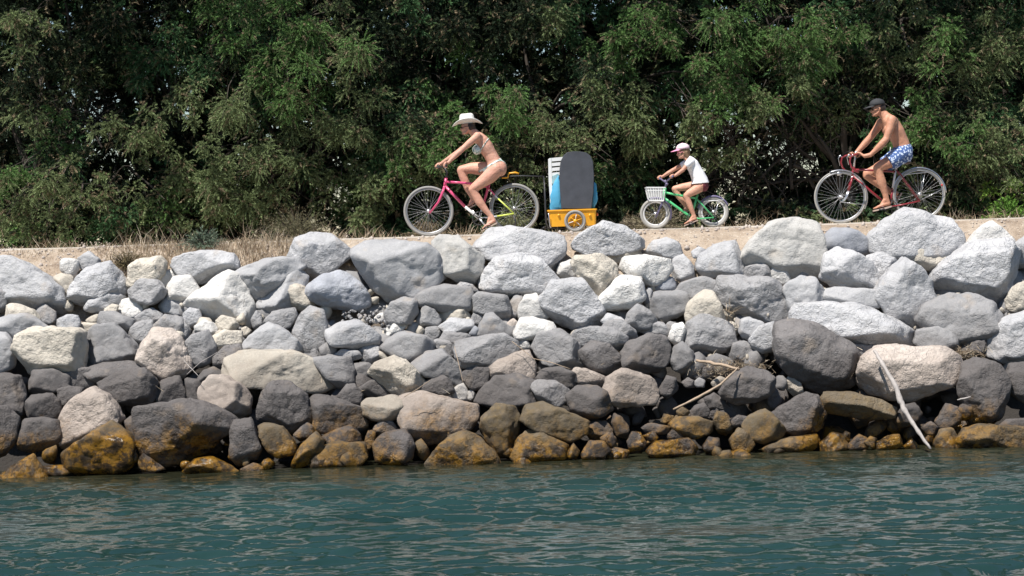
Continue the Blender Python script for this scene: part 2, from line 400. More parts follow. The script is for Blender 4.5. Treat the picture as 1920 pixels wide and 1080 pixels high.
# ------------------------------------------------------------------ the stones of the bank
RK = """
L -30,500 0,483 19,483 48,495 88,517 117,540 125,565 123,584 104,588 69,586 12,575 -30,560
G -25,535 15,540 14,575 5,585 -25,585
C 12,572 28,569 62,580 76,600 77,606 60,615 20,612 8,602
G 68,585 85,572 104,585 105,600 92,613 78,608 70,595
L -15,600 20,592 50,590 75,605 92,617 65,627 40,640 20,642 -15,625
L -25,625 8,624 22,640 26,665 26,688 10,697 -25,700
W 113,488 122,484 145,487 148,505 138,520 122,515 113,505
L 147,484 166,472 186,485 190,500 160,507 146,500
C 100,520 115,513 135,520 142,540 140,565 128,560 112,540
L 133,545 145,525 165,505 205,493 225,515 238,538 230,552 200,562 165,573 145,568 132,560
L 160,575 170,563 210,542 233,557 233,568 195,580 182,586 165,582
C 240,535 243,500 260,487 300,481 310,495 308,515 295,530 260,545
G 241,545 262,525 295,525 311,545 305,560 285,571 270,571 243,560
W 298,520 305,510 325,505 340,520 330,540 310,540 300,533
W 312,540 325,520 355,517 372,540 365,562 340,569 312,564
L 320,500 330,483 350,475 400,471 435,476 445,492 445,505 430,518 385,532 365,532 345,520
W 345,572 375,545 405,522 428,509 450,520 460,535 470,560 478,580 475,600 465,615 435,613 400,601 370,583
W 215,583 230,562 255,558 270,573 268,585 250,596 235,593
C 195,580 210,570 222,573 218,588 200,591
L 108,600 125,590 145,592 150,605 145,619 115,621 108,612
C 142,612 155,605 183,606 186,624 150,624
C 160,600 180,588 188,592 187,605 165,606
G 183,605 190,585 215,585 250,600 248,612 240,625 228,625 210,622 185,622
G 160,630 180,612 215,608 240,635 258,655 252,672 210,690 185,694 158,692 157,660
C 27,655 38,628 60,616 100,617 145,618 155,625 160,650 156,690 125,702 60,699 40,675
G 242,625 255,605 285,600 288,615 280,635 268,646 250,642
G 252,595 270,583 285,577 305,590 300,602 285,607 255,607
G 285,612 310,590 340,595 345,610 330,627 290,632
L 296,575 310,556 330,562 345,570 350,585 335,592 310,592
L 343,590 355,578 372,580 380,600 360,616 345,607
G 325,605 345,602 357,620 352,640 340,647 325,625
W 365,612 385,600 400,605 410,620 390,637 370,632
P 258,675 265,650 285,620 320,618 340,635 350,660 360,690 340,708 300,712 285,708 265,692
G 345,650 360,630 390,620 405,650 400,677 375,688 352,670
D 55,715 62,695 100,692 130,705 128,727 85,740 58,737
D 118,705 135,690 170,690 185,705 175,725 135,730 120,722
D 150,695 190,682 240,678 270,685 285,712 240,722 185,718
D 184,718 220,700 270,690 292,715 293,742 280,758 225,762 200,742
D -30,705 15,702 35,708 48,740 45,777 30,787 0,770 -30,768
D -30,765 12,765 35,785 33,822 10,852 -30,852
D 50,755 60,742 95,740 110,752 112,775 105,787 60,787 50,775
D 108,730 125,725 155,728 150,747 125,767 112,767
D 33,820 45,788 75,784 108,788 115,805 110,837 60,848 35,840
P 113,790 130,760 155,738 175,728 200,740 220,765 228,785 215,802 190,827 150,842 120,837
O 118,850 170,830 205,795 240,810 252,830 248,872 220,890 150,892 118,872
D 255,775 262,765 330,763 350,752 400,765 435,785 440,800 410,825 380,850 350,867 310,874 280,864 262,832
O 0,892 30,870 60,852 80,880 88,900 20,915 -5,905
O 80,875 115,872 132,887 100,895 82,890
D 292,735 305,712 335,705 345,730 348,750 320,762 295,758
D 232,790 260,770 275,778 262,832 245,812
D 348,710 375,713 385,740 370,754 352,754
P 376,728 395,707 420,705 450,718 468,745 465,775 445,787 430,787 400,770 377,755
C 425,690 430,672 455,660 540,658 560,662 600,690 630,705 632,724 600,737 560,730 510,722 460,722 430,712
D 484,770 495,735 515,718 545,718 575,740 582,770 578,797 550,812 510,802 485,787
D 580,755 590,743 615,745 650,765 678,765 687,790 685,812 640,812 590,807 580,780
D 633,745 650,722 665,720 680,740 678,760 655,765 636,760
D 668,730 700,710 725,697 745,710 758,740 735,750 700,747 678,740
C 693,700 705,680 740,670 760,678 785,700 795,715 775,737 760,747 735,737
C 680,755 690,748 735,741 755,750 760,770 735,787 700,787 683,777
P 745,768 755,745 790,738 810,746 860,752 890,760 895,780 880,805 850,822 790,832 765,827 753,800
O 483,800 500,795 530,800 555,835 555,850 520,857 500,840
O 548,872 560,840 590,812 607,830 605,847 575,872 555,880
D 433,810 440,790 470,785 480,810 490,840 480,862 445,872 432,850
G 550,815 575,790 588,800 590,817 565,827
D 602,820 620,810 655,798 675,815 677,832 630,834
O 593,850 620,830 680,832 687,857 672,875 610,884 583,880
O 680,837 690,808 705,808 703,832 690,848
G 700,805 715,783 735,790 746,805 735,818 705,818
D 700,832 720,812 760,805 777,835 772,860 740,874 705,866
O 343,884 365,862 395,857 425,870 447,886 400,894 350,893
D 368,715 380,695 400,688 420,700 422,714 390,716
D 400,670 420,650 450,645 456,660 440,682 415,694 402,686
L 450,657 470,630 500,607 525,615 555,635 572,657 520,664 460,663
G 548,625 560,595 580,577 605,583 612,610 610,647 590,667 560,657 550,640
G 495,605 510,585 550,578 558,595 545,612 530,620 505,614
G 470,600 480,582 490,590 493,610 475,617
L 438,515 450,505 500,486 550,485 570,500 545,520 500,547 485,562 470,557 460,535
L 482,567 500,545 525,515 555,503 575,520 572,537 555,562 545,580 500,585 483,574
C 529,540 545,532 568,535 590,558 590,577 565,582 552,577 535,555
L 540,482 555,447 590,438 620,440 655,468 657,480 625,507 590,524 560,507 543,490
B 570,540 600,515 640,508 670,525 697,560 695,576 665,583 610,577 580,562
L 661,472 690,455 740,453 800,457 820,475 830,500 830,520 800,547 755,562 730,564 700,542 670,497
F 812,457 825,443 860,445 885,465 905,480 900,520 890,532 855,527 835,512 815,477
L 888,472 900,445 925,428 960,426 1000,435 1050,442 1075,455 1072,475 1040,507 1010,502 950,492 893,482
L 898,532 915,500 930,485 970,478 1015,490 1030,510 1047,532 1030,557 990,558 950,557 915,550 900,540
B 888,512 905,495 915,505 902,532 890,532
L 1076,457 1090,438 1130,417 1170,425 1205,450 1207,467 1160,477 1110,480 1080,467
C 1098,482 1140,452 1160,445 1185,460 1210,480 1190,492 1130,492
C 1070,492 1080,480 1130,478 1155,495 1158,520 1140,552 1120,557 1105,537 1080,512
W 1042,510 1050,493 1070,488 1088,497 1095,515 1080,528 1055,523
W 1163,502 1170,482 1210,478 1255,488 1262,505 1245,525 1220,537 1190,527
W 1119,562 1145,535 1165,518 1200,522 1210,560 1185,576 1150,583 1130,577
L 1013,562 1040,530 1090,525 1115,555 1130,580 1134,600 1110,614 1080,618 1040,602 1018,582
W 972,577 985,555 1005,551 1020,565 1028,595 1000,602 973,597
W 962,627 975,598 1000,595 1035,605 1041,617 1010,637 980,640 968,634
G 773,562 795,545 830,535 880,540 888,560 880,584 850,587 810,574 785,574
G 848,542 865,528 885,533 898,547 890,550
G 887,557 900,548 950,555 958,575 955,597 920,592 890,584
G 955,570 965,552 982,555 974,587 965,599 955,592
C 818,582 838,578 865,573 884,595 882,607 840,610 825,602
L 823,612 845,597 885,600 889,614 870,627 835,624
G 893,622 910,590 925,586 945,605 964,625 962,637 920,632 900,634
G 781,597 795,573 815,580 826,600 822,612 800,612 783,607
G 721,587 735,567 755,558 780,563 784,585 770,607 745,605 725,604
W 711,637 735,600 752,597 766,608 745,632 725,642 714,642
W 695,602 710,588 722,585 725,600 705,607
L 611,617 640,605 670,600 690,615 716,632 712,647 660,654 625,647 611,632
G 713,652 730,635 755,622 800,630 813,642 807,667 785,684 760,674 735,667
G 773,682 800,660 830,655 855,680 871,710 866,722 840,714 800,704
D 768,742 800,715 830,702 845,715 852,735 820,750 790,744
G 803,657 815,638 840,635 851,648 854,665 835,674 815,664
G 851,655 855,642 900,630 940,627 966,640 971,657 935,667 900,692 865,687 855,670
P 908,692 925,672 950,662 990,658 1001,680 1002,705 985,717 950,710 915,707
D 865,700 880,690 895,688 919,690 919,715 900,732 885,729 870,715
D 891,752 905,728 930,706 970,702 1000,715 1014,735 1016,757 985,777 960,762 910,759
G 993,720 1010,713 1040,715 1066,730 1071,750 1040,764 1015,757
D 1004,712 1020,692 1050,688 1079,700 1082,727 1040,724
P 1067,702 1080,690 1100,693 1136,707 1131,730 1100,727 1072,712
D 1063,742 1080,725 1115,724 1136,735 1150,767 1110,787 1075,777
P 1132,732 1140,710 1165,693 1200,700 1226,712 1235,735 1226,757 1170,762 1145,757
D 1163,667 1180,640 1215,628 1245,632 1256,655 1252,680 1235,697 1200,700 1170,687
G 998,652 1010,625 1050,620 1080,640 1101,665 1102,687 1060,692 1020,682
G 1068,642 1080,620 1110,612 1150,615 1173,630 1177,650 1150,657 1110,652
D 1085,660 1110,640 1140,645 1161,665 1165,690 1140,704 1110,702
G 1168,612 1180,585 1195,570 1215,580 1232,600 1215,617 1190,620
G 1220,582 1228,548 1265,545 1288,548 1292,565 1285,587 1250,602 1225,602
C 1286,592 1290,570 1320,545 1335,547 1350,575 1359,607 1340,622 1300,627 1288,612
G 1283,637 1290,605 1315,590 1345,598 1370,610 1380,640 1365,657 1335,667 1305,667 1290,657
G 1266,547 1280,530 1320,518 1345,528 1349,542 1320,550 1300,567 1285,552
L 1259,512 1262,485 1280,478 1300,500 1301,522 1275,535 1262,522
L 1211,472 1225,452 1250,445 1272,455 1278,475 1258,487 1230,484
L 1305,502 1310,480 1335,468 1345,458 1380,452 1386,480 1400,512 1380,520 1320,519
L 1296,472 1310,462 1325,470 1315,484 1300,484
F 1390,482 1410,450 1445,420 1480,410 1500,411 1530,420 1541,450 1546,490 1541,522 1500,524 1440,504 1400,497
G 1395,517 1400,500 1430,493 1444,505 1438,522 1415,527
W 1439,517 1450,500 1470,505 1483,522 1470,535 1455,532
G 1343,547 1350,520 1390,517 1440,522 1460,530 1471,560 1479,602 1440,607 1400,597 1370,582 1350,562
C 1348,587 1360,570 1380,580 1390,597 1370,605 1355,600
L 1468,545 1475,533 1500,520 1525,522 1546,548 1550,575 1520,602 1490,612 1476,582
B 1538,467 1550,435 1565,427 1600,430 1637,452 1639,475 1625,484 1570,474 1548,480
L 1541,522 1550,480 1570,465 1605,475 1632,490 1652,525 1640,542 1600,545 1560,537
L 1625,482 1655,473 1682,485 1680,512 1655,532 1640,522 1628,497
L 1635,442 1660,415 1700,393 1740,400 1780,412 1800,440 1808,470 1790,487 1740,500 1700,495 1660,482 1635,474
C 1703,482 1715,462 1760,445 1803,467 1782,492 1758,510 1725,502
L 1638,552 1660,520 1695,485 1720,500 1742,525 1754,567 1737,592 1722,627 1690,624 1665,592 1648,572
L 1543,562 1550,543 1570,538 1600,543 1650,543 1668,560 1640,577 1600,574 1560,574
L 1488,592 1500,572 1560,568 1620,576 1670,598 1710,620 1724,640 1720,654 1670,656 1600,652 1530,629 1493,612
W 1808,467 1835,430 1860,415 1880,430 1902,455 1890,472 1850,477 1820,480
L 1745,537 1755,510 1790,480 1830,455 1880,450 1907,470 1907,510 1905,540 1880,562 1865,572 1830,562 1770,547
L 1900,460 1925,443 1950,460 1950,502 1910,502 1901,482
G 1723,602 1735,575 1770,558 1820,555 1860,566 1877,590 1872,622 1850,652 1830,662 1780,642 1735,617
C 1886,562 1900,540 1930,525 1950,592 1905,587 1888,580
L 1846,662 1860,620 1880,600 1930,583 1950,682 1890,684 1855,670
G 1716,642 1722,620 1760,612 1785,620 1799,657 1770,664 1730,659
D 1798,657 1820,635 1845,632 1852,657 1835,667
P 1610,692 1620,670 1650,652 1700,653 1765,651 1797,670 1804,695 1780,717 1740,732 1700,750 1670,747 1630,737 1613,717
D 1454,642 1460,608 1490,602 1540,613 1590,643 1614,670 1610,702 1590,727 1550,739 1510,727 1470,692 1456,667
G 1578,652 1600,645 1640,648 1647,664 1615,674 1590,670
D 1796,722 1808,685 1830,675 1870,685 1892,715 1887,750 1875,782 1850,802 1820,792 1803,750
D 1883,712 1895,685 1925,680 1950,700 1950,767 1905,747 1888,730
C 1875,697 1890,675 1912,675 1907,690 1885,700
O 1538,757 1548,735 1600,738 1650,750 1677,765 1677,782 1640,787 1590,782 1543,774
D 1446,777 1480,755 1510,738 1535,745 1547,775 1542,802 1500,820 1460,802
D 1678,787 1695,760 1715,757 1729,775 1710,797 1685,802
D 1753,792 1775,758 1795,765 1802,795 1780,807 1758,802
D 1790,772 1805,757 1824,765 1824,784 1805,789
D 1728,802 1745,790 1760,802 1755,817 1735,814
O 1791,832 1810,805 1840,797 1880,803 1950,805 1950,850 1850,850 1795,848
O 1870,802 1890,787 1950,783 1950,808 1885,809
O 1750,832 1765,805 1785,803 1800,825 1792,846 1758,846
O 1643,832 1665,818 1685,815 1692,835 1670,850 1645,850
O 1588,837 1610,815 1625,820 1627,842 1600,848
O 1538,832 1560,812 1580,815 1592,837 1570,850 1540,848
O 1430,842 1460,825 1500,820 1530,815 1539,835 1510,853 1440,855
O 1393,802 1400,785 1435,768 1450,778 1472,805 1462,822 1430,831 1400,819
O 1255,797 1270,780 1310,782 1339,792 1332,812 1300,822 1265,814
D 1350,737 1370,705 1400,690 1435,695 1452,710 1447,737 1420,752 1385,757 1358,747
D 1434,752 1445,728 1458,728 1465,752 1455,770 1440,772
D 1320,747 1340,738 1358,750 1372,767 1355,772 1330,767
D 1295,697 1310,685 1335,688 1337,707 1320,714 1300,707
G 1368,667 1375,645 1395,640 1414,650 1414,672 1395,684 1375,680
L 1385,622 1390,600 1405,596 1432,605 1430,622 1405,639 1392,632
L 1406,637 1425,612 1450,605 1462,630 1457,657 1430,662 1412,652
W 1253,634 1262,610 1280,605 1289,620 1280,642 1265,647
C 1360,607 1372,602 1387,612 1382,630 1368,622
G 1255,672 1265,650 1280,642 1300,660 1300,687 1280,702 1262,692
G 1123,627 1140,602 1165,600 1190,620 1197,637 1170,657 1150,652
G 1193,617 1215,600 1245,606 1254,620 1247,634 1210,627
G 1243,614 1255,603 1269,605 1264,624 1252,624
O 1146,792 1152,775 1165,782 1179,800 1177,822 1155,817
D 1176,827 1185,810 1200,812 1212,830 1202,850 1182,847
D 1213,845 1230,828 1290,822 1307,840 1297,856 1225,858
D 1316,838 1330,820 1347,822 1350,842 1325,851
O 1368,824 1385,803 1402,812 1414,832 1402,850 1375,850
O 1335,792 1345,772 1362,775 1377,795 1372,814 1345,807
O 1368,787 1385,778 1402,782 1397,800 1375,802
O 900,802 905,785 930,757 965,765 974,785 970,820 957,856 928,856 913,827
O 978,787 990,762 1020,755 1055,773 1102,790 1097,812 1065,827 1040,817 1000,802
O 960,858 975,820 990,808 1020,812 1062,835 1064,860 1010,867 970,867
O 798,870 825,835 850,818 875,812 905,825 927,850 937,872 880,886 820,886
D 1096,807 1110,790 1135,790 1149,805 1142,827 1110,827
O 1061,850 1075,832 1087,845 1082,860 1068,860
D 1091,850 1105,828 1130,828 1147,845 1122,864 1095,862
O 1125,822 1140,810 1155,820 1154,834 1135,834
W 840,742 855,725 870,717 878,735 876,757 855,757
W 876,737 885,727 892,740 886,752 877,750
P 818,747 830,733 842,735 850,750 830,754
W 965,644 975,635 990,640 997,652 978,660
G 578,672 620,668 655,670 665,700 664,720 635,727 600,692
G 661,682 690,680 704,690 690,717 670,717
L 625,667 640,655 670,657 682,670 650,680 630,674
L 673,657 685,645 710,650 715,672 695,687 680,677
G 598,652 612,642 632,648 630,664 605,670
G 553,662 575,645 600,650 607,670 570,674
C 405,602 415,592 440,597 447,610 435,627 412,620
C 398,632 420,618 452,622 452,644 420,652 400,647
C 445,620 460,612 472,620 462,632 450,632
L 1128,602 1140,588 1165,595 1182,612 1165,632 1140,622
G 880,602 890,585 907,590 900,612 888,614
G 933,594 945,585 959,592 953,607 940,605
P 948,607 962,597 972,605 967,622 953,620
G 761,622 770,605 790,603 797,615 785,630 768,630
G 790,630 800,613 820,612 830,625 815,640 798,640
G 823,637 835,622 870,625 882,630 877,644 850,650
B 878,627 890,610 902,620 895,637
B 1218,547 1240,520 1262,518 1271,535 1262,550 1230,550
L 1205,557 1215,538 1224,545 1222,572 1210,577
D 1233,737 1250,705 1267,710 1270,732 1250,747
D 1278,717 1290,708 1304,715 1302,727 1285,727
L 1300,717 1310,708 1322,713 1320,726 1305,726
C 1333,717 1350,705 1364,712 1360,727 1340,730
O 1288,777 1305,760 1320,755 1330,770 1322,787 1295,785
O 1268,770 1280,763 1294,772 1287,782 1272,780
O 1238,792 1245,776 1264,780 1262,794
G 1450,722 1458,705 1470,705 1477,718 1470,732 1455,730
C 1470,717 1480,705 1500,718 1507,737 1490,744 1475,730
D 1203,802 1220,793 1257,800 1252,814 1215,814
D 1248,817 1262,803 1280,810 1280,824 1258,825
O 1205,817 1225,808 1234,820 1224,832
D 1138,828 1148,810 1155,830 1145,842
O 1133,850 1150,838 1182,845 1172,862 1140,862
O 1578,822 1585,808 1595,812 1594,830
O 1620,830 1632,818 1644,822 1642,845
O 1633,845 1648,833 1658,848
O 1693,838 1710,822 1724,838 1712,848
O 450,880 475,868 500,878 480,890 455,890
D 268,850 285,862 310,880 270,884 258,868
"""
NAMED = {  # first vertex of the outline -> how that stone is told from all others
 '-30,500': 'pale grey boulder at the top left edge of the bank',
 '345,572': 'big bright white pointed boulder left of centre in the upper rows',
 '425,690': 'long cream slab lying left of centre in the middle of the bank',
 '570,540': 'smooth blue grey oval boulder under the grassy gap',
 '540,482': 'pale grey boulder rising to the path left of the pink bicycle',
 '661,472': "large pale grey boulder below the pink bicycle's front wheel",
 '812,457': "upright whitish boulder below the woman's sandal",
 '888,472': 'huge pale grey boulder under the pink bicycle and trailer hitch',
 '898,532': 'large grey boulder leaning below the huge one under the trailer hitch',
 '1076,457': 'blue tinged grey boulder touching the path right of the yellow trailer',
 '1042,510': 'small round bright white rock below the yellow trailer',
 '1163,502': 'bright white boulder below the green bicycle front wheel',
 '1119,562': 'snow white boulder leaning under the other bright white boulder below the green bicycle',
 '972,577': 'white upright rock standing on another white rock in the centre',
 '962,627': 'white flat rock under the upright white rock in the centre',
 '1390,482': 'huge speckled cream white boulder left of the red bicycle',
 '1635,442': "huge pale grey boulder hiding the red bicycle's rear wheel",
 '1488,592': 'long pale grey slab above the pinkish boulder with the driftwood',
 '1610,692': 'large pinkish beige boulder with the driftwood stick leaning on it',
 '1454,642': 'huge dark brown boulder left of the pinkish boulder with the driftwood',
 '1745,537': 'large pale boulder with a beige edge at the upper right',
 '1723,602': 'large rough grey boulder below the pale one at the upper right',
 '1538,757': 'brown log shaped rock under the huge dark boulder at right',
 '1791,832': 'golden weed covered boulder at the waterline by the right edge',
 '255,775': 'large charcoal boulder low at the left above the water',
 '113,790': 'pinkish grey boulder low at the left resting on a golden wet one',
 '118,850': 'golden wet boulder at the waterline on the left',
 '27,655': 'rough cream boulder in the middle rows by the left edge',
 '376,728': 'pinkish cream rock below the left end of the long cream slab',
 '745,768': 'large beige boulder turning ochre below just above the waterline',
 '900,802': 'ochre teardrop shaped rock standing at the waterline in the centre',
 '978,787': 'ochre wedge rock with a white corner right of the teardrop rock',
 '798,870': 'low domed golden rock in the water left of the teardrop rock',
 '1067,702': 'small pinkish brick shaped rock in the centre right of the bank',
 '1132,732': 'beige rounded boulder with a dark hollow beneath it',
 '840,742': 'small white pyramid rock above the large beige ochre boulder',
 '1393,802': 'yellow green glossy rock low on the bank right of centre',
}
def convex(pts):
    pts = sorted(set(pts))
    def half(ps):
        h = []
        for p in ps:
            while len(h) > 1 and (h[-1][0]-h[-2][0])*(p[1]-h[-2][1]) - (h[-1][1]-h[-2][1])*(p[0]-h[-2][0]) <= 0: h.pop()
            h.append(p)
        return h
    a, b_ = half(pts), half(pts[::-1]); return a[:-1] + b_[:-1]
_ico = {}
def ico(n):
    if n not in _ico:
        bm = bmesh.new(); bmesh.ops.create_icosphere(bm, subdivisions=n, radius=1)
        V = np.array([v.co[:] for v in bm.verts]); F = np.array([[q.index for q in f.verts] for f in bm.faces]); bm.free()
        _ico[n] = (V, F)
    return _ico[n]
def slope_y(px, py):
    """distance at which the line of sight through a pixel meets the mean surface of the stones"""
    lo, hi = 24.5, 31.0
    for _ in range(30):
        mid = (lo + hi) / 2
        z = P(px, py, mid).z
        zs = np.interp(mid, [25.5, 26.0, 28.75, 29.0], [-0.25, 0.1, 2.55, 2.75])
        if z > zs: lo = mid
        else: hi = mid
    return (lo + hi) / 2
def fbm(p, octs, seed):
    v = 0; a = 1
    for k in range(octs):
        v += a * noise.noise(p); p = p * 2.07 + Vector((seed, 3.1, 1.7)); a *= 0.5
    return v
def rock_mesh(poly, depth, rnd, level, sharpness, mat, rough=1.0):
    """poly: convex (x, z) outline round its own centre, counter-clockwise; depth: half thickness"""
    pl = []
    n = len(poly)
    for i in range(n):
        a = np.array(poly[i]); c_ = np.array(poly[(i + 1) % n]); e = c_ - a; L = np.hypot(*e)
        if L < 1e-4: continue
        nx, nz = e[1] / L, -e[0] / L
        h = max(a[0] * nx + a[1] * nz, 0.04)
        pl.append(((nx, 0, nz), h * 1.01))
        upw = nz > 0.25
        an = rnd.uniform(0.5, 0.9)
        if rnd.random() < 0.30:
            g = depth * rnd.uniform(0.1, 0.5); pl.append(((nx * math.cos(an), -math.sin(an), nz * math.cos(an)), h * math.cos(an) + g * math.sin(an)))
        pl.append(((nx * math.cos(an), math.sin(an), nz * math.cos(an)), h * math.cos(an) + depth * 0.35 * math.sin(an)))
    ex, ez = np.ptp(np.array(poly)[:, 0]) / 2, np.ptp(np.array(poly)[:, 1]) / 2
    def facet(q, k):
        q = Vector(q).normalized()
        sup = max(q.x * p[0] + q.z * p[1] for p in poly) - q.y * depth * 1.0
        pl.append((q[:], sup * k))
    # a few large broken faces: tilted top, one or two fronts, an undercut, odd corners
    facet((rnd.uniform(-.45, .35), -rnd.uniform(.55, 1.1), 1.0), rnd.uniform(.60, .76))
    pl.append((Vector((rnd.uniform(-.45, .45), -1, rnd.uniform(-.12, .30))).normalized()[:], depth * rnd.uniform(.62, .85)))
    facet((rnd.uniform(-.6, .6), -rnd.uniform(.6, 1.1), -1.0), rnd.uniform(.60, .78))
    facet((-1, -rnd.uniform(.5, 1.2), rnd.uniform(-.3, .6)), rnd.uniform(.66, .9))
    facet((1, -rnd.uniform(.5, 1.2), rnd.uniform(-.3, .6)), rnd.uniform(.62, .86))
    for _ in range(rnd.randint(1, 3)):
        th = rnd.uniform(0, 6.28); facet((math.cos(th), -rnd.uniform(.2, .9), math.sin(th)), rnd.uniform(.80, .93))
    pl.append(((0, 1, 0), depth)); pl.append((Vector((rnd.gauss(0, 0.5), 1, rnd.gauss(0, 0.4))).normalized()[:], depth))
    Nn = np.array([p[0] for p in pl]); H = np.array([p[1] for p in pl])
    V, F = ico(level)
    pa = np.array(poly); sc = np.array([np.ptp(pa[:, 0]) / 2, depth, np.ptp(pa[:, 1]) / 2])
    D = V * sc; D /= np.linalg.norm(D, axis=1)[:, None]
    q = np.clip(D @ Nn.T, 0, None) / H
    r = (q ** sharpness).sum(1) ** (-1.0 / sharpness)
    r *= 1.075
    s = float(np.sqrt(sc[0] * sc[2]))
    X = D * r[:, None]
    seed = rnd.uniform(0, 90)
    k1 = 0.9 / s; k2 = 3.2 / s; A1 = 0.07 * s * rough; A2 = 0.030 * s * rough; A3 = 0.09 * s * rough; A4 = 0.018 * s * rough; so_ = Vector((seed, seed * 0.7, -seed))
    disp = np.empty(len(X))
    for i, x in enumerate(X):
        v = Vector(x)
        d1 = noise.noise(v * k1 + so_)
        d2 = fbm(v * k2 + so_, 3, seed)
        rd = 1 - abs(noise.noise(v * k1 * 1.7 - so_)) * 2
        vd = noise.voronoi(v * k1 * 1.9 + so_ + Vector((d1, d2, d1)) * .25, distance_metric='DISTANCE', exponent=2.5)[0]
        disp[i] = A1 * d1 + A2 * d2 - A3 * (min(vd[0], .9) - .45) - A4 * max(0, .07 - (vd[1] - vd[0])) / .07 - 0.030 * s * max(0, rd - 0.72) / 0.28
    X = X + D * disp[:, None]
    me = np_mesh('rock', X, F, mat, sm=True)
    return me, s
rocks = []
rnd = random.Random(5)
for line in RK.strip().splitlines():
    colr, *ps = line.split()
    pts = [tuple(float(q) for q in p.split(',')) for p in ps]
    cx = (min(p[0] for p in pts) + max(p[0] for p in pts)) / 2; cy = (min(p[1] for p in pts) + max(p[1] for p in pts)) / 2
    wpx = max(p[0] for p in pts) - min(p[0] for p in pts); hpx = max(p[1] for p in pts) - min(p[1] for p in pts)
    Y = slope_y(cx, cy)
    Y += rnd.uniform(-.10, .16) + (0.10 if wpx * hpx < 2600 else -0.06 if wpx * hpx > 6000 else 0)
    if cy < 520: Y = min(Y, 28.95)
    if colr == 'O' and wpx * hpx < 2200 and rnd.random() < .5: colr = 'D'
    c0 = P(cx, cy, Y)
    wl = [P(p[0], p[1], Y) - c0 for p in pts]
    hull = convex([(round(w_.x, 4), round(w_.z, 4)) for w_ in wl])
    ca = np.mean(hull, axis=0)
    # centroid as local centre
    ctr = Vector((c0.x + ca[0], Y, c0.z + ca[1]))
    hull = [(h_[0] - ca[0], h_[1] - ca[1]) for h_ in hull]
    wm = wpx / FPX * Y; hm = hpx / FPX * Y
    dep = min(0.5 * math.sqrt(wm * hm) * rnd.uniform(0.78, 0.98), 0.52)
    lvl = 5 if wpx * hpx > 6500 else (4 if wpx * hpx > 1300 else 3)
    me, s = rock_mesh(hull, dep, rnd, lvl, rnd.choice([45, 70, 100, 130]) if colr != 'B' else 12, ROCKM[colr])
    ctr.y += dep * 0.12
    o = link('boulder' if wpx * hpx > 4200 else 'rock', me, loc=ctr)
    rocks.append(dict(o=o, x=cx, y=cy, w=wpx, h=hpx, c=colr, key=ps[0], Y=Y))

# --- labels: what each looks like and which distinctive stone or thing it lies by
CN = {'W': 'bright white', 'L': 'pale grey', 'B': 'blue grey', 'G': 'grey', 'D': 'dark brownish grey', 'C': 'cream', 'P': 'pinkish beige', 'O': 'ochre weedy', 'F': 'speckled white'}
SHORT = {
 '345,572': 'big white pointed boulder', '425,690': 'long cream slab', '570,540': 'blue grey oval boulder',
 '540,482': 'top grass side boulder', '661,472': 'pink wheel boulder', '888,472': 'huge boulder near the trailer',
 '1042,510': 'small round white rock', '1163,502': 'bright white boulders', '972,577': 'upright white rock', '1390,482': 'huge speckled boulder',
 '1635,442': 'huge boulder at the red bicycle', '1488,592': 'long pale slab', '1610,692': 'driftwood boulder', '1454,642': 'huge dark boulder',
 '1745,537': 'large pale right boulder', '1538,757': 'log shaped rock', '1791,832': 'golden right edge boulder', '255,775': 'large charcoal boulder',
 '113,790': 'pinkish waterside boulder', '27,655': 'rough cream boulder', '745,768': 'large beige ochre boulder', '900,802': 'ochre teardrop rock',
 '1067,702': 'pinkish brick shaped rock', '1132,732': 'beige boulder over a hollow', '840,742': 'white pyramid rock', '1393,802': 'yellow green glossy rock',
 '376,728': 'pinkish cream rock', '978,787': 'ochre wedge rock', '-30,500': 'top left corner boulder'}
lm = [(r['x'], r['y'], 'the ' + SHORT[r['key']], r['key']) for r in rocks if r['key'] in SHORT]
def direction(dx, dy):
    a = math.degrees(math.atan2(-dy, dx)) % 360
    return ['right of', 'above right of', 'above', 'above left of', 'left of', 'below left of', 'below', 'below right of'][int((a + 22.5) // 45) % 8]
used = set()
for r in rocks:
    o = r['o']; area = r['w'] * r['h']; asp = r['w'] / r['h']
    size = 'huge' if area > 14000 else 'large' if area > 7000 else 'medium' if area > 2400 else 'small' if area > 800 else 'tiny'
    shape = 'flat' if asp > 2.1 else 'broad' if asp > 1.45 else 'upright' if asp < 0.8 else 'angular' if (len(r['key']) + int(r['x'])) % 2 else 'rounded'
    if r['key'] in NAMED: lab = NAMED[r['key']]
    else:
        cand = sorted(lm, key=lambda q: math.hypot(q[0] - r['x'], (q[1] - r['y']) * 1.2))
        lab = None
        for ex in ('', 'wet ' if r['y'] > 810 else '', ):
            for q in cand[:6]:
                dx, dy = r['x'] - q[0], r['y'] - q[1]
                far = math.hypot(dx, dy)
                pre = 'just ' if far < 95 else 'far ' if far > 220 else ''
                L_ = f"{size} {ex}{CN[r['c']]} {shape} rock {pre}{direction(dx, dy)} {q[2]}"
                if L_ not in used: lab = L_; break
            if lab: break
        if not lab: lab = f"{size} {CN[r['c']]} {shape} rock between {cand[0][2]} and {cand[1][2]}"
    if lab in used: print('DUP', lab)
    used.add(lab)
    tag(o, lab, 'rock', 'rocks of the riprap bank')
print('rocks', len(rocks), 'tris', sum(len(r['o'].data.polygons) for r in rocks))

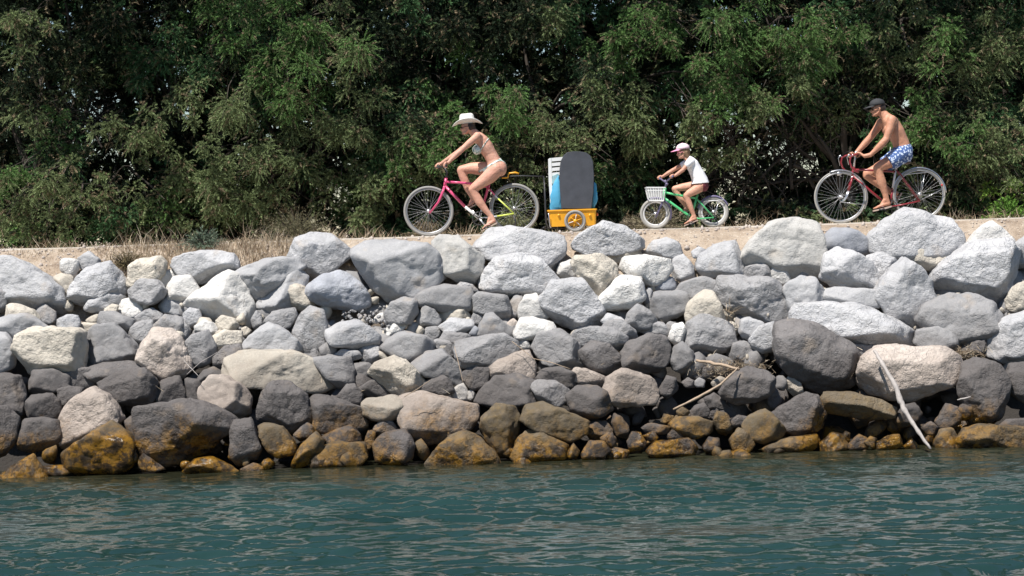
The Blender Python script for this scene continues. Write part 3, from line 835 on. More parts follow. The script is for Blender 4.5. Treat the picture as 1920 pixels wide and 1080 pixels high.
# --- rubble in the gaps: nobody could count it
def rubble(name, n, seed, region, smin, smax, mat, sink, kind='stuff'):
    r = random.Random(seed); V0, F0 = ico(2); Vs = []; Fs = []; k = 0
    for _ in range(n):
        px, py = region(r)
        Y = slope_y(px, py) + sink + r.uniform(-0.05, 0.12); c_ = P(px, py, Y)
        if c_.z < -0.4: continue
        s = r.uniform(smin, smax) * (0.5 + r.random())
        sc = np.array([s * r.uniform(0.8, 1.4), s, s * r.uniform(0.6, 1.0)])
        rr = np.random.default_rng(r.randint(0, 10**6))
        pn = rr.normal(size=(9, 3)); pn /= np.linalg.norm(pn, axis=1)[:, None]
        q = np.clip(V0 @ pn.T, 0, None) / rr.uniform(0.7, 1.0, 9)
        rad = ((q ** 10).sum(1) + 0.35 ** 10) ** -0.1
        rad = np.clip(rad, 0, 1.35)
        X = V0 * rad[:, None] * sc
        a = r.uniform(0, 6.28); R2 = np.array(Matrix.Rotation(a, 3, 'Y') @ Matrix.Rotation(r.uniform(0, 6), 3, 'Z'))
        Vs.append(X @ R2.T + np.array(c_)); Fs.append(F0 + k); k += len(V0)
    me = np_mesh(name, np.vstack(Vs), np.vstack(Fs), mat, sm=True)
    return tag(link(name, me), kind=kind)
rubble('rubble', 260, 3, lambda r: (r.uniform(-20, 1940), r.uniform(520, 700)), 0.06, 0.17, ROCKM['G'], 0.36)
rubble('rubble', 190, 4, lambda r: (r.uniform(-20, 1940), r.uniform(690, 830)), 0.08, 0.18, ROCKM['D'], 0.50)
rubble('rubble', 260, 6, lambda r: (r.uniform(-20, 1940), r.uniform(540, 680)), 0.03, 0.07, ROCKM['C'], 0.16)
rubble('pebbles', 60, 8, lambda r: (r.uniform(-20, 1940), 885 - 0.031 * 1 * r.uniform(0, 900) + r.uniform(-28, -2)), 0.03, 0.10, ROCKM['O'], 0.12)
rubble('pebbles', 140, 9, lambda r: (r.uniform(640, 760), r.uniform(565, 620)), 0.010, 0.026, ROCKM['G'], 0.10)

# loose gravel on the sandy edge of the path
def gravel():
    rg = np.random.default_rng(3); n = 2600; V0, F0 = ico(1)
    x = rg.uniform(-7.5, 7.5, n); y = rg.uniform(28.3, 29.45, n); z = gz(x[None], y[None])[0]
    s_ = rg.gamma(2.0, 0.006, n).clip(0.003, 0.030); Vs = []; Fs = []
    for i in range(n):
        Vs.append(V0 * s_[i] * rg.uniform(.6, 1.3, 3) + [x[i], y[i], z[i] + s_[i] * .2]); Fs.append(F0 + i * len(V0))
    tag(link('gravel', np_mesh('gravel', np.vstack(Vs), np.vstack(Fs), ROCKM['P'])), kind='stuff')
gravel()
# ------------------------------------------------------------------ trees: feathery tamarisks beyond the path
def leaf_material(name, tr=0.25):
    m, t, b = mat_new(name)
    at = t.nodes.new('ShaderNodeAttribute'); at.attribute_name = 'tint'
    t.links.new(at.outputs['Color'], b.inputs['Base Color']); b.inputs['Roughness'].default_value = 0.7
    b.inputs['Specular IOR Level'].default_value = 0.15
    tl = t.nodes.new('ShaderNodeBsdfTranslucent'); t.links.new(at.outputs['Color'], tl.inputs[0])
    mx = t.nodes.new('ShaderNodeMixShader'); mx.inputs[0].default_value = tr
    t.links.new(b.outputs[0], mx.inputs[1]); t.links.new(tl.outputs[0], mx.inputs[2])
    t.links.new(mx.outputs[0], t.nodes['Material Output'].inputs[0])
    return m
LEAF = leaf_material('tamarisk_leaf'); STRAW = leaf_material('dry_straw', 0.15)
BARK = plain('dark_bark', (0.05, 0.04, 0.032), 0.9, var=0.4, scale=14, bump=0.8)
def plumes(s, d, L, col, nl, ll, lw, droop, rng):
    """s start, d direction (unit), L length per plume; returns triangles of nl leaflets along each drooping twig"""
    n = len(s)
    t = (np.arange(nl)[None, :] + rng.random((n, nl))) / nl
    dr = (droop * L)[:, None] * t ** 2
    p = s[:, None, :] + d[:, None, :] * (L[:, None] * t)[..., None]
    p[..., 2] -= dr
    tan = d[:, None, :] + np.stack([0 * t, 0 * t, -2 * droop[:, None] * t if hasattr(droop, '__len__') else -2 * droop * t], -1)
    tan /= np.linalg.norm(tan, axis=-1, keepdims=True)
    q = rng.normal(size=(n, nl, 3)); q /= np.linalg.norm(q, axis=-1, keepdims=True)
    ld = tan * 0.9 + q * 0.85; ld /= np.linalg.norm(ld, axis=-1, keepdims=True)
    w = np.cross(ld, rng.normal(size=(n, nl, 3))); w /= np.linalg.norm(w, axis=-1, keepdims=True)
    le = ll * (0.6 + 0.8 * rng.random((n, nl))) * (1.15 - 0.5 * t)
    wi = lw * (0.7 + 0.6 * rng.random((n, nl)))
    a = p - w * wi[..., None]; b_ = p + w * wi[..., None]; c_ = p + ld * le[..., None]
    V = np.stack([a, b_, c_], 2).reshape(-1, 3)
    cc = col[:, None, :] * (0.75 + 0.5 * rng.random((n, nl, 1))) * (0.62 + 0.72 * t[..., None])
    C = np.repeat(cc.reshape(-1, 3), 3, axis=0)
    return V, C
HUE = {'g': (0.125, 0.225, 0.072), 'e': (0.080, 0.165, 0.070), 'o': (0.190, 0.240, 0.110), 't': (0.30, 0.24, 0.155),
       'd': (0.028, 0.044, 0.024), 'y': (0.20, 0.32, 0.06)}  # 'd' puts the shade of the crown's depths into the leaf colour
# clumps that stand out of the hedge: place in the photo, radius in its pixels, how far out, hue
CL = """
440 60 62 g;485 115 62 g;600 95 78 g;665 120 50 o;330 105 60 e;350 180 46 o;265 140 44 e;250 250 48 o;300 275 52 o;430 205 60 o;
545 40 55 g;585 255 58 o;480 285 50 o;445 350 72 o;525 400 42 t;705 350 52 o;690 408 42 o;105 345 52 o;30 330 42 g;30 395 42 o;
190 365 48 o;205 400 30 t;90 90 60 d;50 45 50 o;210 40 52 d;645 235 62 o;555 180 52 g;800 290 56 g;845 252 44 g;762 275 40 o;
945 190 58 g;985 228 48 g;905 140 44 d;1020 250 50 o;1105 150 52 e;1150 105 60 g;1150 205 62 o;1185 55 52 g;1240 45 60 g;1205 250 52 o;
1350 55 72 g;1400 120 76 g;1445 55 64 g;1500 85 70 g;1560 65 54 g;1330 145 62 g;1352 282 48 o;1300 240 40 o;1705 215 50 g;1675 260 34 g;
1740 235 42 g;1640 235 30 e;1760 75 52 g;1715 115 44 o;1805 45 60 e;1850 130 62 o;1885 55 60 o;1850 240 50 o;1872 300 50 o;1805 275 44 g;
1275 195 50 e;700 190 52 d;725 95 42 d;850 55 50 d;955 45 52 d;1050 35 56 e;1885 385 40 y;1820 395 36 e;640 20 40 o;770 130 40 d;
1610 130 46 d;1640 60 50 e;1500 160 44 o;1580 190 36 d;1420 200 40 o;880 320 40 e;1000 330 34 o;960 380 30 o;1130 330 44 e;1090 270 40 o;
60 200 50 d;150 130 50 d;130 270 40 d;380 120 46 e;400 300 40 o;350 420 30 o;290 390 38 d;590 340 40 e;640 330 42 o;120 420 34 o;
60 430 34 o;240 430 28 t;560 120 44 e;500 210 40 e;750 350 34 o;1440 390 34 d;1500 400 30 d;1840 330 36 o;1780 350 34 d;1660 350 30 d;
"""
HOLES = [(160, 215, 34), (195, 240, 22), (1335, 222, 30), (1450, 268, 46), (1400, 300, 44), (1350, 330, 30), (1480, 300, 34), (1530, 330, 22),
         (1410, 350, 26), (1690, 165, 16), (1600, 330, 16), (515, 322, 12), (600, 400, 20), (1890, 240, 22), (1900, 330, 18), (130, 300, 16), (60, 215, 10), (90, 310, 12), (1745, 360, 12), (380, 50, 10), (1310, 380, 18), (640, 8, 14), (1470, 240, 28)]
tree_x = [-9.6, -7.4, -5.3, -3.3, -1.2, 0.9, 2.9, 4.9, 6.9, 9.0]
store = {i: ([], []) for i in range(len(tree_x))}
limbs = {i: MB() for i in range(len(tree_x))}
def near_tree(x, rng=None):
    return int(np.argmin([abs(x - q) for q in tree_x]))
rng = np.random.default_rng(4)
base = {}
for i, x in enumerate(tree_x): base[i] = Vector((x + rng.uniform(-.4, .4), 35.1 + rng.uniform(-.3, .5), 2.5))
TRI = 0
def put(i, V, C):
    store[i][0].append(V); store[i][1].append(C)
def clump(c, r, hue, n, nl, rng, bias=0.8, ll=0.052, lw=0.0062, drp=0.5, Lf=1.0):
    c = np.array(c)
    q = rng.normal(size=(n, 3)); q /= np.linalg.norm(q, axis=1)[:, None]
    st = c + q * r * np.array([0.95, 0.75, 0.85]) * (rng.random((n, 1)) ** 0.5) * 0.85
    d = q * np.array([1, .9, .8]) + np.array([0, -0.45 * bias, 0.40]) + rng.normal(size=(n, 3)) * 0.25
    d /= np.linalg.norm(d, axis=1)[:, None]
    L = r * rng.uniform(0.38, 0.85, n) * Lf
    hb = np.array(HUE[hue]) * rng.uniform(0.85, 1.15)
    col = np.repeat(hb[None], n, 0) * rng.uniform(0.6, 1.35, (n, 1))
    f = rng.random(n)
    col = np.where((f < 0.11)[:, None], np.array(HUE['t']) * rng.uniform(0.6, 1.1, (n, 1)), col)
    col = np.where((f > 0.88)[:, None], np.array(HUE['o']) * rng.uniform(0.6, 1.1, (n, 1)), col)
    return plumes(st, d, L, col, nl, ll, lw, rng.uniform(0.3, 1.0, n) * drp * 1.6, rng)
def in_hole(px, py, k=1.0):
    return any((px - a) ** 2 + (py - b) ** 2 < (r_ * k) ** 2 for a, b, r_ in HOLES)
cl = [tuple(q.split()) for q in CL.replace('\n', '').split(';') if q.strip()]
ends = []
for (px, py, rp, hue) in cl:
    px, py, rp = float(px), float(py), float(rp)
    out = rng.uniform(0.0, 0.7) + (0.35 if hue in 'gyo' else 1.1)
    Y = 32.45 + out
    r = rp / FPX * Y * 0.90
    c = P(px, py, Y)
    if c.z - r < 2.62: c.z = 2.62 + r * 0.8
    i = near_tree(c.x)
    n = int(200 * (rp / 50) ** 2)
    # a clump is several tufts, so its outline breaks up
    k = 10
    for _ in range(k):
        o = Vector(rng.normal(size=3) * r * np.array([.58, .45, .52])); o.y *= 0.8
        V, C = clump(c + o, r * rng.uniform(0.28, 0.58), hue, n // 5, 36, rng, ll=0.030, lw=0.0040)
        put(i, V, C)
    ends.append((i, c))
for _ in range(170):      # smaller tufts between the big ones
    px, py = rng.uniform(-60, 1980), rng.uniform(-30, 430)
    if in_hole(px, py, 1.5): continue
    Y = rng.uniform(33.3, 34.4); c = P(px, py, Y)
    if c.z < 2.8: continue
    hue = rng.choice(list('eegodd'))
    for _ in range(3):
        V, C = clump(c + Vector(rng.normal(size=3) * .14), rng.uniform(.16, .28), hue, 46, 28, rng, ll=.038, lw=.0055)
        put(near_tree(c.x), V, C)
# mass behind, shade put into its leaf colour, with gaps the sky shows through
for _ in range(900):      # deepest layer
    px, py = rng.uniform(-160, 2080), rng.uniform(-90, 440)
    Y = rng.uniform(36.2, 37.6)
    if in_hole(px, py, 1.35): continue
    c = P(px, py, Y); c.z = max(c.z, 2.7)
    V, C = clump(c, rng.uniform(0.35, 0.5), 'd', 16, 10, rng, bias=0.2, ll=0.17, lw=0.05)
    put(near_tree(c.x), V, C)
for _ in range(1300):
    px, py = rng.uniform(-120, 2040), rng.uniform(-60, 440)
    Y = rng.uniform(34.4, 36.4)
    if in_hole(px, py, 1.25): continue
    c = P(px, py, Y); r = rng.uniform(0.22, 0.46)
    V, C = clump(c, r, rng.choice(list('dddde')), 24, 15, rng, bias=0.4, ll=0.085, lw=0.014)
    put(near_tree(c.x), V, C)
for _ in range(640):      # unseen crown above the picture, made denser and forward to shade the hedge
    x, Y, z = rng.uniform(-10.5, 10.5), rng.uniform(32.4, 36.5), rng.uniform(6.95, 8.6)
    if Y < 33.6 and z > 7.8: continue
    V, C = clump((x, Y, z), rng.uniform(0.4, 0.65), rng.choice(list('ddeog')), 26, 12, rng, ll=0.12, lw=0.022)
    put(near_tree(x), V, C)
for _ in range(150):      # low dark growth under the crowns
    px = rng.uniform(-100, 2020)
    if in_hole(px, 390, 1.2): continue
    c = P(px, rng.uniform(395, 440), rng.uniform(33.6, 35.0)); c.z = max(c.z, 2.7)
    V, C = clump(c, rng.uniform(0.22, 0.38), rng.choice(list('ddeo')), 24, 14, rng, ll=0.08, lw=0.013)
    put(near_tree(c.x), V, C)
for (a, b_, r_) in HOLES:     # thin leaves straying over the gaps
    for _ in range(int(r_ / 3.0)):
        c = P(a + rng.normal() * r_ * .7, b_ + rng.normal() * r_ * .7, rng.uniform(33.8, 35.6)); c.z = max(c.z, 2.8)
        V, C = clump(c, rng.uniform(.12, .24), 'd', 14, 12, rng, ll=.05, lw=.008)
        put(near_tree(c.x), V, C)
rl = random.Random(9)
def curve_pts(a, b, sag, n=7):
    a, b = Vector(a), Vector(b); L = (b - a).length; out = []
    w1 = Vector((rl.uniform(-1, 1), rl.uniform(-1, 1), rl.uniform(-.6, .6))) * L * 0.08
    w2 = Vector((rl.uniform(-1, 1), rl.uniform(-1, 1), rl.uniform(-.6, .6))) * L * 0.05
    for i in range(n):
        t = i / (n - 1); p = a.lerp(b, t) + Vector((0, 0, sag * L * math.sin(math.pi * t))) + w1 * math.sin(math.pi * t) + w2 * math.sin(2 * math.pi * t)
        out.append(p)
    return out
trunks = {}
for i in range(len(tree_x)):
    b0 = base[i]; mb = MB(); forks = []
    lean = Vector((rl.uniform(-.5, .5), rl.uniform(-.2, .4), 1.5 + rl.uniform(0, .5)))
    top = b0 + lean
    mb.tube(curve_pts(b0 - Vector((0, 0, .2)), top, 0, 6), [0.14, 0.12, 0.11, 0.10, 0.09, 0.08], 9)
    for k in range(rl.randint(2, 3)):     # leaning stems from the same root
        e = b0 + Vector((rl.uniform(-1.6, 1.6), rl.uniform(-.6, .8), rl.uniform(2.2, 4.2)))
        mb.tube(curve_pts(b0 + Vector((rl.uniform(-.15, .15), 0, 0)), e, 0.05, 8), [0.08, .07, .06, .05, .042, .035, .025, .012], 7)
        forks.append(e); forks.append(b0.lerp(e, 0.6))
    for k in range(5):
        e = top + Vector((rl.uniform(-1.5, 1.5), rl.uniform(-1.0, 1.2), rl.uniform(0.8, 3.6)))
        mb.tube(curve_pts(top - Vector((0, 0, rl.uniform(0, .5))), e, 0.08, 7), [0.06, .05, .042, .035, .028, .02, .01], 6)
        forks.append(e); forks.append(top.lerp(e, 0.5))
    trunks[i] = (mb, forks)
for i, c in ends:
    mb, forks = trunks[i]
    f = min(forks, key=lambda q: (q - c).length)
    mb.tube(curve_pts(f, c, 0.06, 6), [0.035, .028, .022, .016, .011, .006], 5)
    for _ in range(3):
        mb.tube(curve_pts(f.lerp(c, rl.uniform(.3, .8)), c + Vector((rl.uniform(-.5, .5), rl.uniform(-.4, .2), rl.uniform(-.4, .4))), 0.05, 5), [0.012, .010, .007, .005, .003], 4)
# bare twigs across the gaps
for (a, b_, r_) in HOLES:
    for _ in range(max(3, int(r_ / 2.4))):
        an = rl.uniform(0, 6.28)
        p0 = P(a + math.cos(an) * r_ * 2.2, b_ + math.sin(an) * r_ * 2.0, rl.uniform(33.8, 35.4))
        p1 = P(a - math.cos(an + rl.uniform(-.8, .8)) * r_ * 1.8, b_ - math.sin(an + rl.uniform(-.8, .8)) * r_ * 1.8, rl.uniform(33.8, 35.4))
        mb = trunks[near_tree(p0.x)][0]; q = curve_pts(p0, p1, 0.05, 7); w_ = rl.choice([0.006, 0.008, 0.012, 0.02])
        mb.tube(q, [w_ * 1.6, w_ * 1.4, w_ * 1.2, w_, w_ * .8, w_ * .6, w_ * .4], 4)
        for _ in range(3):
            j = rl.randint(1, 5)
            mb.tube([q[j], q[j] + Vector((rl.uniform(-.16, .16), rl.uniform(-.1, .1), rl.uniform(-.16, .16))), q[j] + Vector((rl.uniform(-.3, .3), rl.uniform(-.1, .1), rl.uniform(-.3, .3)))], [w_ * .5, w_ * .4, w_ * .25], 3)
# the big stems seen right of the child and behind the man
for (x0, y0, x1, y1, r0) in [(1590, 425, 1530, 250, .07), (1560, 400, 1400, 372, .05), (1565, 300, 1490, 215, .05), (1530, 300, 1470, 255, .03), (1575, 345, 1370, 352, .035), (1590, 420, 1610, 180, .09), (1840, 400, 1760, 340, .04), (1915, 330, 1700, 350, .03), (1450, 40, 1390, 5, .03), (1480, 90, 1400, 30, .02)]:
    p0, p1 = P(x0, y0, 34.2), P(x1, y1, 34.0 if y1 > 100 else 33.2)
    q = curve_pts(p0, p1, 0.04, 8); mb = trunks[near_tree(p0.x)][0]
    mb.tube(q, [r0 * (1 - 0.1 * j) for j in range(8)], 7)
    for j in (3, 4, 5, 6, 7):
        mb.tube(curve_pts(q[j], q[j] + Vector((rl.uniform(-.8, .5), rl.uniform(-.3, .3), rl.uniform(.1, .8))), .05, 6), [.018, .015, .012, .009, .006, .003], 4)
kinds = ['bushy dark green tamarisk at the left edge with pale sky gaps', 'olive tamarisk with drooping brown tips behind the sandy slope', 'broad bright green tamarisk above the dry grass',
         'tamarisk with tall sunlit green crown left of the woman', 'dark tamarisk right behind the woman in the white hat', 'dark green tamarisk above the yellow trailer',
         'light green tamarisk behind the child in the pink cap', 'tamarisk with bare branches and sky gaps between child and man', 'tamarisk with bright green sprays behind the man in the black cap', 'olive tamarisk at the right edge with bare lower limbs']
vtot = 0
for i in range(len(tree_x)):
    root = empty('tamarisk_tree', base[i]); tag(root, kinds[i], 'tree', 'tamarisks beyond the path')
    trunks[i][0].build('trunk', BARK, root)
    V = np.vstack(store[i][0]); C = np.vstack(store[i][1]); F = np.arange(len(V)).reshape(-1, 3); vtot += len(F)
    V = V - np.array(base[i])
    me = np_mesh('crown', V, F, LEAF, C); o = link('crown', me, root, loc=(0, 0, 0))
print('leaf tris', vtot)

# ------------------------------------------------------------------ grass and small plants
def blades(name, pts, h, col, label=None, lean=0.35, w=0.004, kind='stuff', cat=None, parent=None, mat=None, seg=2):
    rng = np.random.default_rng(len(pts) + 5); pts = np.array(pts); n = len(pts)
    d = rng.normal(size=(n, 3)) * lean; d[:, 2] = 1; d /= np.linalg.norm(d, axis=1)[:, None]
    H = h * rng.uniform(0.45, 1.25, n)
    bend = rng.normal(size=(n, 3)) * 0.28; bend[:, 2] = -np.abs(bend[:, 2]) * 0.6
    side = np.cross(d, rng.normal(size=(n, 3))); side /= np.linalg.norm(side, axis=1)[:, None]
    p0 = pts; p1 = pts + d * (H * 0.55)[:, None]; p2 = pts + d * H[:, None] + bend * H[:, None] * 0.6
    V = np.stack([p0 - side * w, p0 + side * w, p1 + side * w * .7, p1 - side * w * .7, p2], 1).reshape(-1, 3)
    b_ = np.arange(n)[:, None] * 5
    F = np.vstack([b_ + np.array([0, 1, 2]), b_ + np.array([0, 2, 3]), b_ + np.array([3, 2, 4])])
    C = np.repeat(np.array(col)[rng.integers(0, len(col), n)] * rng.uniform(0.7, 1.25, (n, 1)), 5, 0)
    me = np_mesh(name, V, F, mat or STRAW, C)
    o = link(name, me, parent)
    if parent is None: tag(o, label, cat, None, kind)
    return o
STR = [(0.46, 0.37, 0.26), (0.38, 0.30, 0.21), (0.56, 0.48, 0.37), (0.30, 0.22, 0.15)]
r = random.Random(12)
def gp(px, Y):
    q = P(px, 400, Y); return (q.x, Y, float(profile(np.array([Y]))[0]) + 0.0)
pts = []
for _ in range(9000):
    px = r.uniform(170, 575); Y = r.uniform(28.35, 29.25)
    dens = min(1, (px - 160) / 150) * (1 if px < 545 else .5)
    if r.random() < dens * (0.45 + 0.55 * abs(math.sin(px * 0.045 + Y * 3))): pts.append(gp(px, Y))
blades('dry_grass', pts, 0.12, STR, 'straw coloured dry grass on the edge of the bank at left', cat='grass')
pts = [gp(r.uniform(10, 260), r.uniform(28.2, 29.2)) for _ in range(1500)]
blades('dry_grass', pts, 0.05, STR)
pts = [gp(r.gauss(r.choice([240, 280, 330, 460, 500, 610]), 16), r.uniform(29.1, 29.5)) for _ in range(170)]
blades('dry_grass', pts, 0.33, STR, lean=0.45, w=0.003)
pts = [gp(r.uniform(-40, 1960), r.uniform(32.0, 33.0)) for _ in range(2600)]
blades('dry_grass', pts, 0.09, [STR[0], STR[3], (0.2, 0.17, 0.1), (0.12, 0.11, 0.07), (0.10, 0.12, 0.06)], lean=0.6)
pts = [gp(r.gauss(r.choice([100, 540, 600, 690, 870, 1115, 1420, 1790, 1880]), 25), r.uniform(32.1, 32.6)) for _ in range(650)]
blades('dry_grass', pts, 0.24, STR, lean=0.7, w=.003)
pts = [P(r.gauss(1378, 34), r.gauss(693, 9), 27.0) for _ in range(700)] + [P(r.gauss(1812, 16), r.gauss(664, 6), 26.9) for _ in range(220)]
blades('straw_litter', pts, 0.09, STR, lean=1.6, w=0.003)
pts = [P(r.gauss(1368, 6), r.gauss(590, 8), 27.4) for _ in range(40)] + [P(px_, py_, slope_y(px_, py_) - .05) for px_, py_ in [(r.uniform(0, 1900), r.uniform(600, 760)) for _ in range(60)]]
blades('straw_litter', pts, 0.14, STR, lean=1.2, w=0.003)

def shrub(px, py, rp, Y, hue, label, n=70, nl=18, ll=0.03, lw=0.004, cat='shrub', sky_=0.5, name='shrub'):
    c = P(px, py, Y); rr = rp / FPX * Y
    gzv = float(profile(np.array([Y]))[0]); root = empty(name, (c.x, Y, gzv)); tag(root, label, cat)
    rng = np.random.default_rng(int(px)); q = rng.normal(size=(n, 3)); q[:, 2] = np.abs(q[:, 2]) + .15; q /= np.linalg.norm(q, axis=1)[:, None]
    h = np.array(hue)
    zc = max(0, (c.z - gzv - rr)); st = np.tile(np.array([0, 0, zc * .6]), (n, 1)) + q * rr * .15
    L = (c.z + rr - gzv) * rng.uniform(.6, 1.05, n)
    V, C = plumes(st, q, L, h * rng.uniform(.6, 1.3, (n, 1)), nl, ll, lw, np.full(n, 0.25), rng)
    F = np.arange(len(V)).reshape(-1, 3)
    link('foliage', np_mesh('foliage', V, F, LEAF, C), root, loc=(0, 0, 0))
    mb = MB()
    for k in range(min(n, 26)): mb.tube([st[k], st[k] + q[k] * L[k] * .5, st[k] + q[k] * L[k] * .9 - np.array([0, 0, .02])], [.005, .004, .002], 4)
    mb.mesh('stems'); o = link('stem', mb.mesh('stem', BARK), root, loc=(0, 0, 0))
shrub(380, 443, 30, 29.2, (0.13, 0.17, 0.12), 'grey green leafy weed growing in the dry grass by the path', n=110, ll=0.04, lw=.007)
shrub(238, 488, 30, 28.75, (0.16, 0.13, 0.07), 'dark olive dry shrub between white boulders below the path at left', n=160, ll=.03)
shrub(958, 412, 36, 32.2, (0.17, 0.18, 0.09), "olive feathery weed seen through the pink bicycle's rear wheel", n=190, ll=.05)
shrub(1232, 398, 34, 32.2, (0.24, 0.21, 0.14), "dry tan weed seen behind the green bicycle's front wheel", n=170, ll=.05)
shrub(1192, 412, 20, 32.3, (0.26, 0.22, 0.16), 'small dry tan weed between the trailer and the green bicycle', n=90, ll=.05)
shrub(555, 405, 36, 32.4, (0.16, 0.15, 0.09), 'rounded grey green bush at the foot of the hedge above the top left boulder', n=220, ll=.05)
shrub(800, 425, 26, 32.3, (0.30, 0.24, 0.16), 'dry straw tuft seen through the pink front wheel', n=90, ll=.05, lw=.003)
shrub(670, 495, 22, 28.7, (0.24, 0.18, 0.11), 'dry brown weed wedged between two pale boulders left of centre', n=90, ll=.04)
shrub(1888, 395, 34, 32.6, (0.10, 0.20, 0.035), 'fresh yellow green bush beyond the path at the right edge', n=150, ll=.05, lw=.012)

# driftwood, reeds and sticks lying on the stones
WOOD = plain('bleached_driftwood', (0.38, 0.345, 0.32), 0.8, var=0.3, scale=25, bump=0.6)
REED = plain('dry_reed', (0.36, 0.27, 0.19), 0.8, var=0.35, scale=30, bump=0.4)
def stick(name, pp, rad, mat, label, n=8):
    pts = [P(a, b_, c_) for a, b_, c_ in pp]
    mb = MB()
    fine = []; fr = []
    for i in range(len(pts) - 1):
        for k in range(4):
            t_ = k / 4; fine.append(pts[i].lerp(pts[i + 1], t_) + Vector((rl.uniform(-1, 1), 0, rl.uniform(-1, 1))) * rad[0] * .38); fr.append((rad[i] * (1 - t_) + rad[i + 1] * t_) * rl.uniform(.78, 1.2))
    fine.append(pts[-1]); fr.append(rad[-1])
    mb.tube(fine, fr, n); me = mb.mesh(name, mat)
    return tag(recenter(link(name, me)), label, 'driftwood' if name == 'driftwood_branch' else 'stick')
stick('driftwood_branch', [(1640, 657, 26.35), (1655, 682, 26.15), (1678, 722, 26.0), (1688, 752, 25.93), (1700, 775, 25.85), (1722, 810, 25.72), (1745, 842, 25.6)], [.018, .022, .029, .036, .030, .023, .014], WOOD,
      'long bleached driftwood branch leaning on the pinkish boulder down to the water')
stick('dead_reed', [(1262, 768, 26.1), (1310, 745, 26.1), (1350, 722, 26.15), (1385, 688, 26.4)], [.011, .016, .016, .009], REED, 'curved brown reed bundle lying over small stones right of centre')
stick('dead_reed', [(1305, 676, 26.95), (1340, 682, 26.8), (1386, 692, 26.6)], [.018, .022, .014], REED, 'pale flattened reed stem in the straw litter right of centre')
stick('dead_reed', [(1795, 750, 26.0), (1808, 747, 26.0), (1820, 744, 26.0)], [.007, .009, .006], WOOD, 'short pale stick poking out under the dark boulder at right')
stick('dead_reed', [(960, 640, 27.0), (1000, 672, 26.9), (1035, 680, 26.7), (1070, 692, 26.6)], [.004, .004, .004, .003], REED, 'thin reddish reed stem crossing grey rocks in the centre')
stick('dead_reed', [(852, 650, 26.7), (862, 690, 26.5), (868, 718, 26.4)], [.003, .004, .002], REED, 'thin reed hanging down above the white pyramid rock')
stick('dead_reed', [(758, 744, 26.2), (785, 728, 26.2), (806, 713, 26.2)], [.004, .004, .003], REED, 'pair of pale reed ends left of the white pyramid rock')
stick('dead_reed', [(350, 702, 26.6), (375, 680, 26.6), (408, 660, 26.6)], [.004, .004, .003], WOOD, 'thin pale twig over dark stones left of the long cream slab')
stick('dead_reed', [(345, 676, 26.7), (358, 690, 26.6), (372, 705, 26.5)], [.004, .004, .003], WOOD, 'short crossing twig left of the long cream slab')
# ------------------------------------------------------------------ bicycles, trailer and its load
YB = 30.0
Q = lambda px, py, dy=0.0: P(px, py, YB, dy)
PXM = YB / FPX                                   # metres per photo pixel on the path
PINK = plain('pink_paint', (0.66, 0.075, 0.19), 0.28, coat=0.5); WHITEP = plain('white_paint', (0.75, 0.75, 0.74), 0.3, coat=0.4)
LIME = plain('lime_paint', (0.62, 0.72, 0.13), 0.3, coat=0.4); GREENP = plain('green_paint', (0.09, 0.52, 0.20), 0.3, coat=0.5)
REDP = plain('dark_red_paint', (0.23, 0.018, 0.026), 0.3, coat=0.5); CHROME = plain('worn_chrome', (0.62, 0.62, 0.64), 0.28, metal=0.9)
TYRE = plain('dusty_grey_tyre', (0.27, 0.26, 0.245), 0.9, var=0.2, scale=60); TYREW = plain('pale_tyre', (0.33, 0.315, 0.29), 0.85, var=0.15, scale=50)
RUB = plain('black_rubber', (0.022, 0.022, 0.024), 0.6); RIMA = plain('alloy_rim', (0.36, 0.36, 0.37), 0.4, metal=0.8)
RIMW = plain('white_rim', (0.60, 0.59, 0.58), 0.5); SPOKE = plain('steel_spoke', (0.42, 0.42, 0.42), 0.4, metal=0.3)
PURPLE = plain('dull_purple_paint', (0.15, 0.13, 0.22), 0.4); BLACKP = plain('black_plastic', (0.03, 0.03, 0.033), 0.45)
YEL = plain('yellow_plastic', (0.82, 0.385, 0.02), 0.4, var=0.08, scale=8); WPL = plain('white_plastic', (0.74, 0.74, 0.73), 0.4, var=0.05)
FOAM = plain('scuffed_grey_foam', (0.052, 0.056, 0.068), 0.7, var=0.45, scale=9, bump=0.2); BLUE = plain('sky_blue_fabric', (0.07, 0.33, 0.52), 0.75, var=0.15, scale=9, bump=0.5)
SKINB = plain('brown_leather', (0.07, 0.04, 0.03), 0.5)
spoke_cache = {}
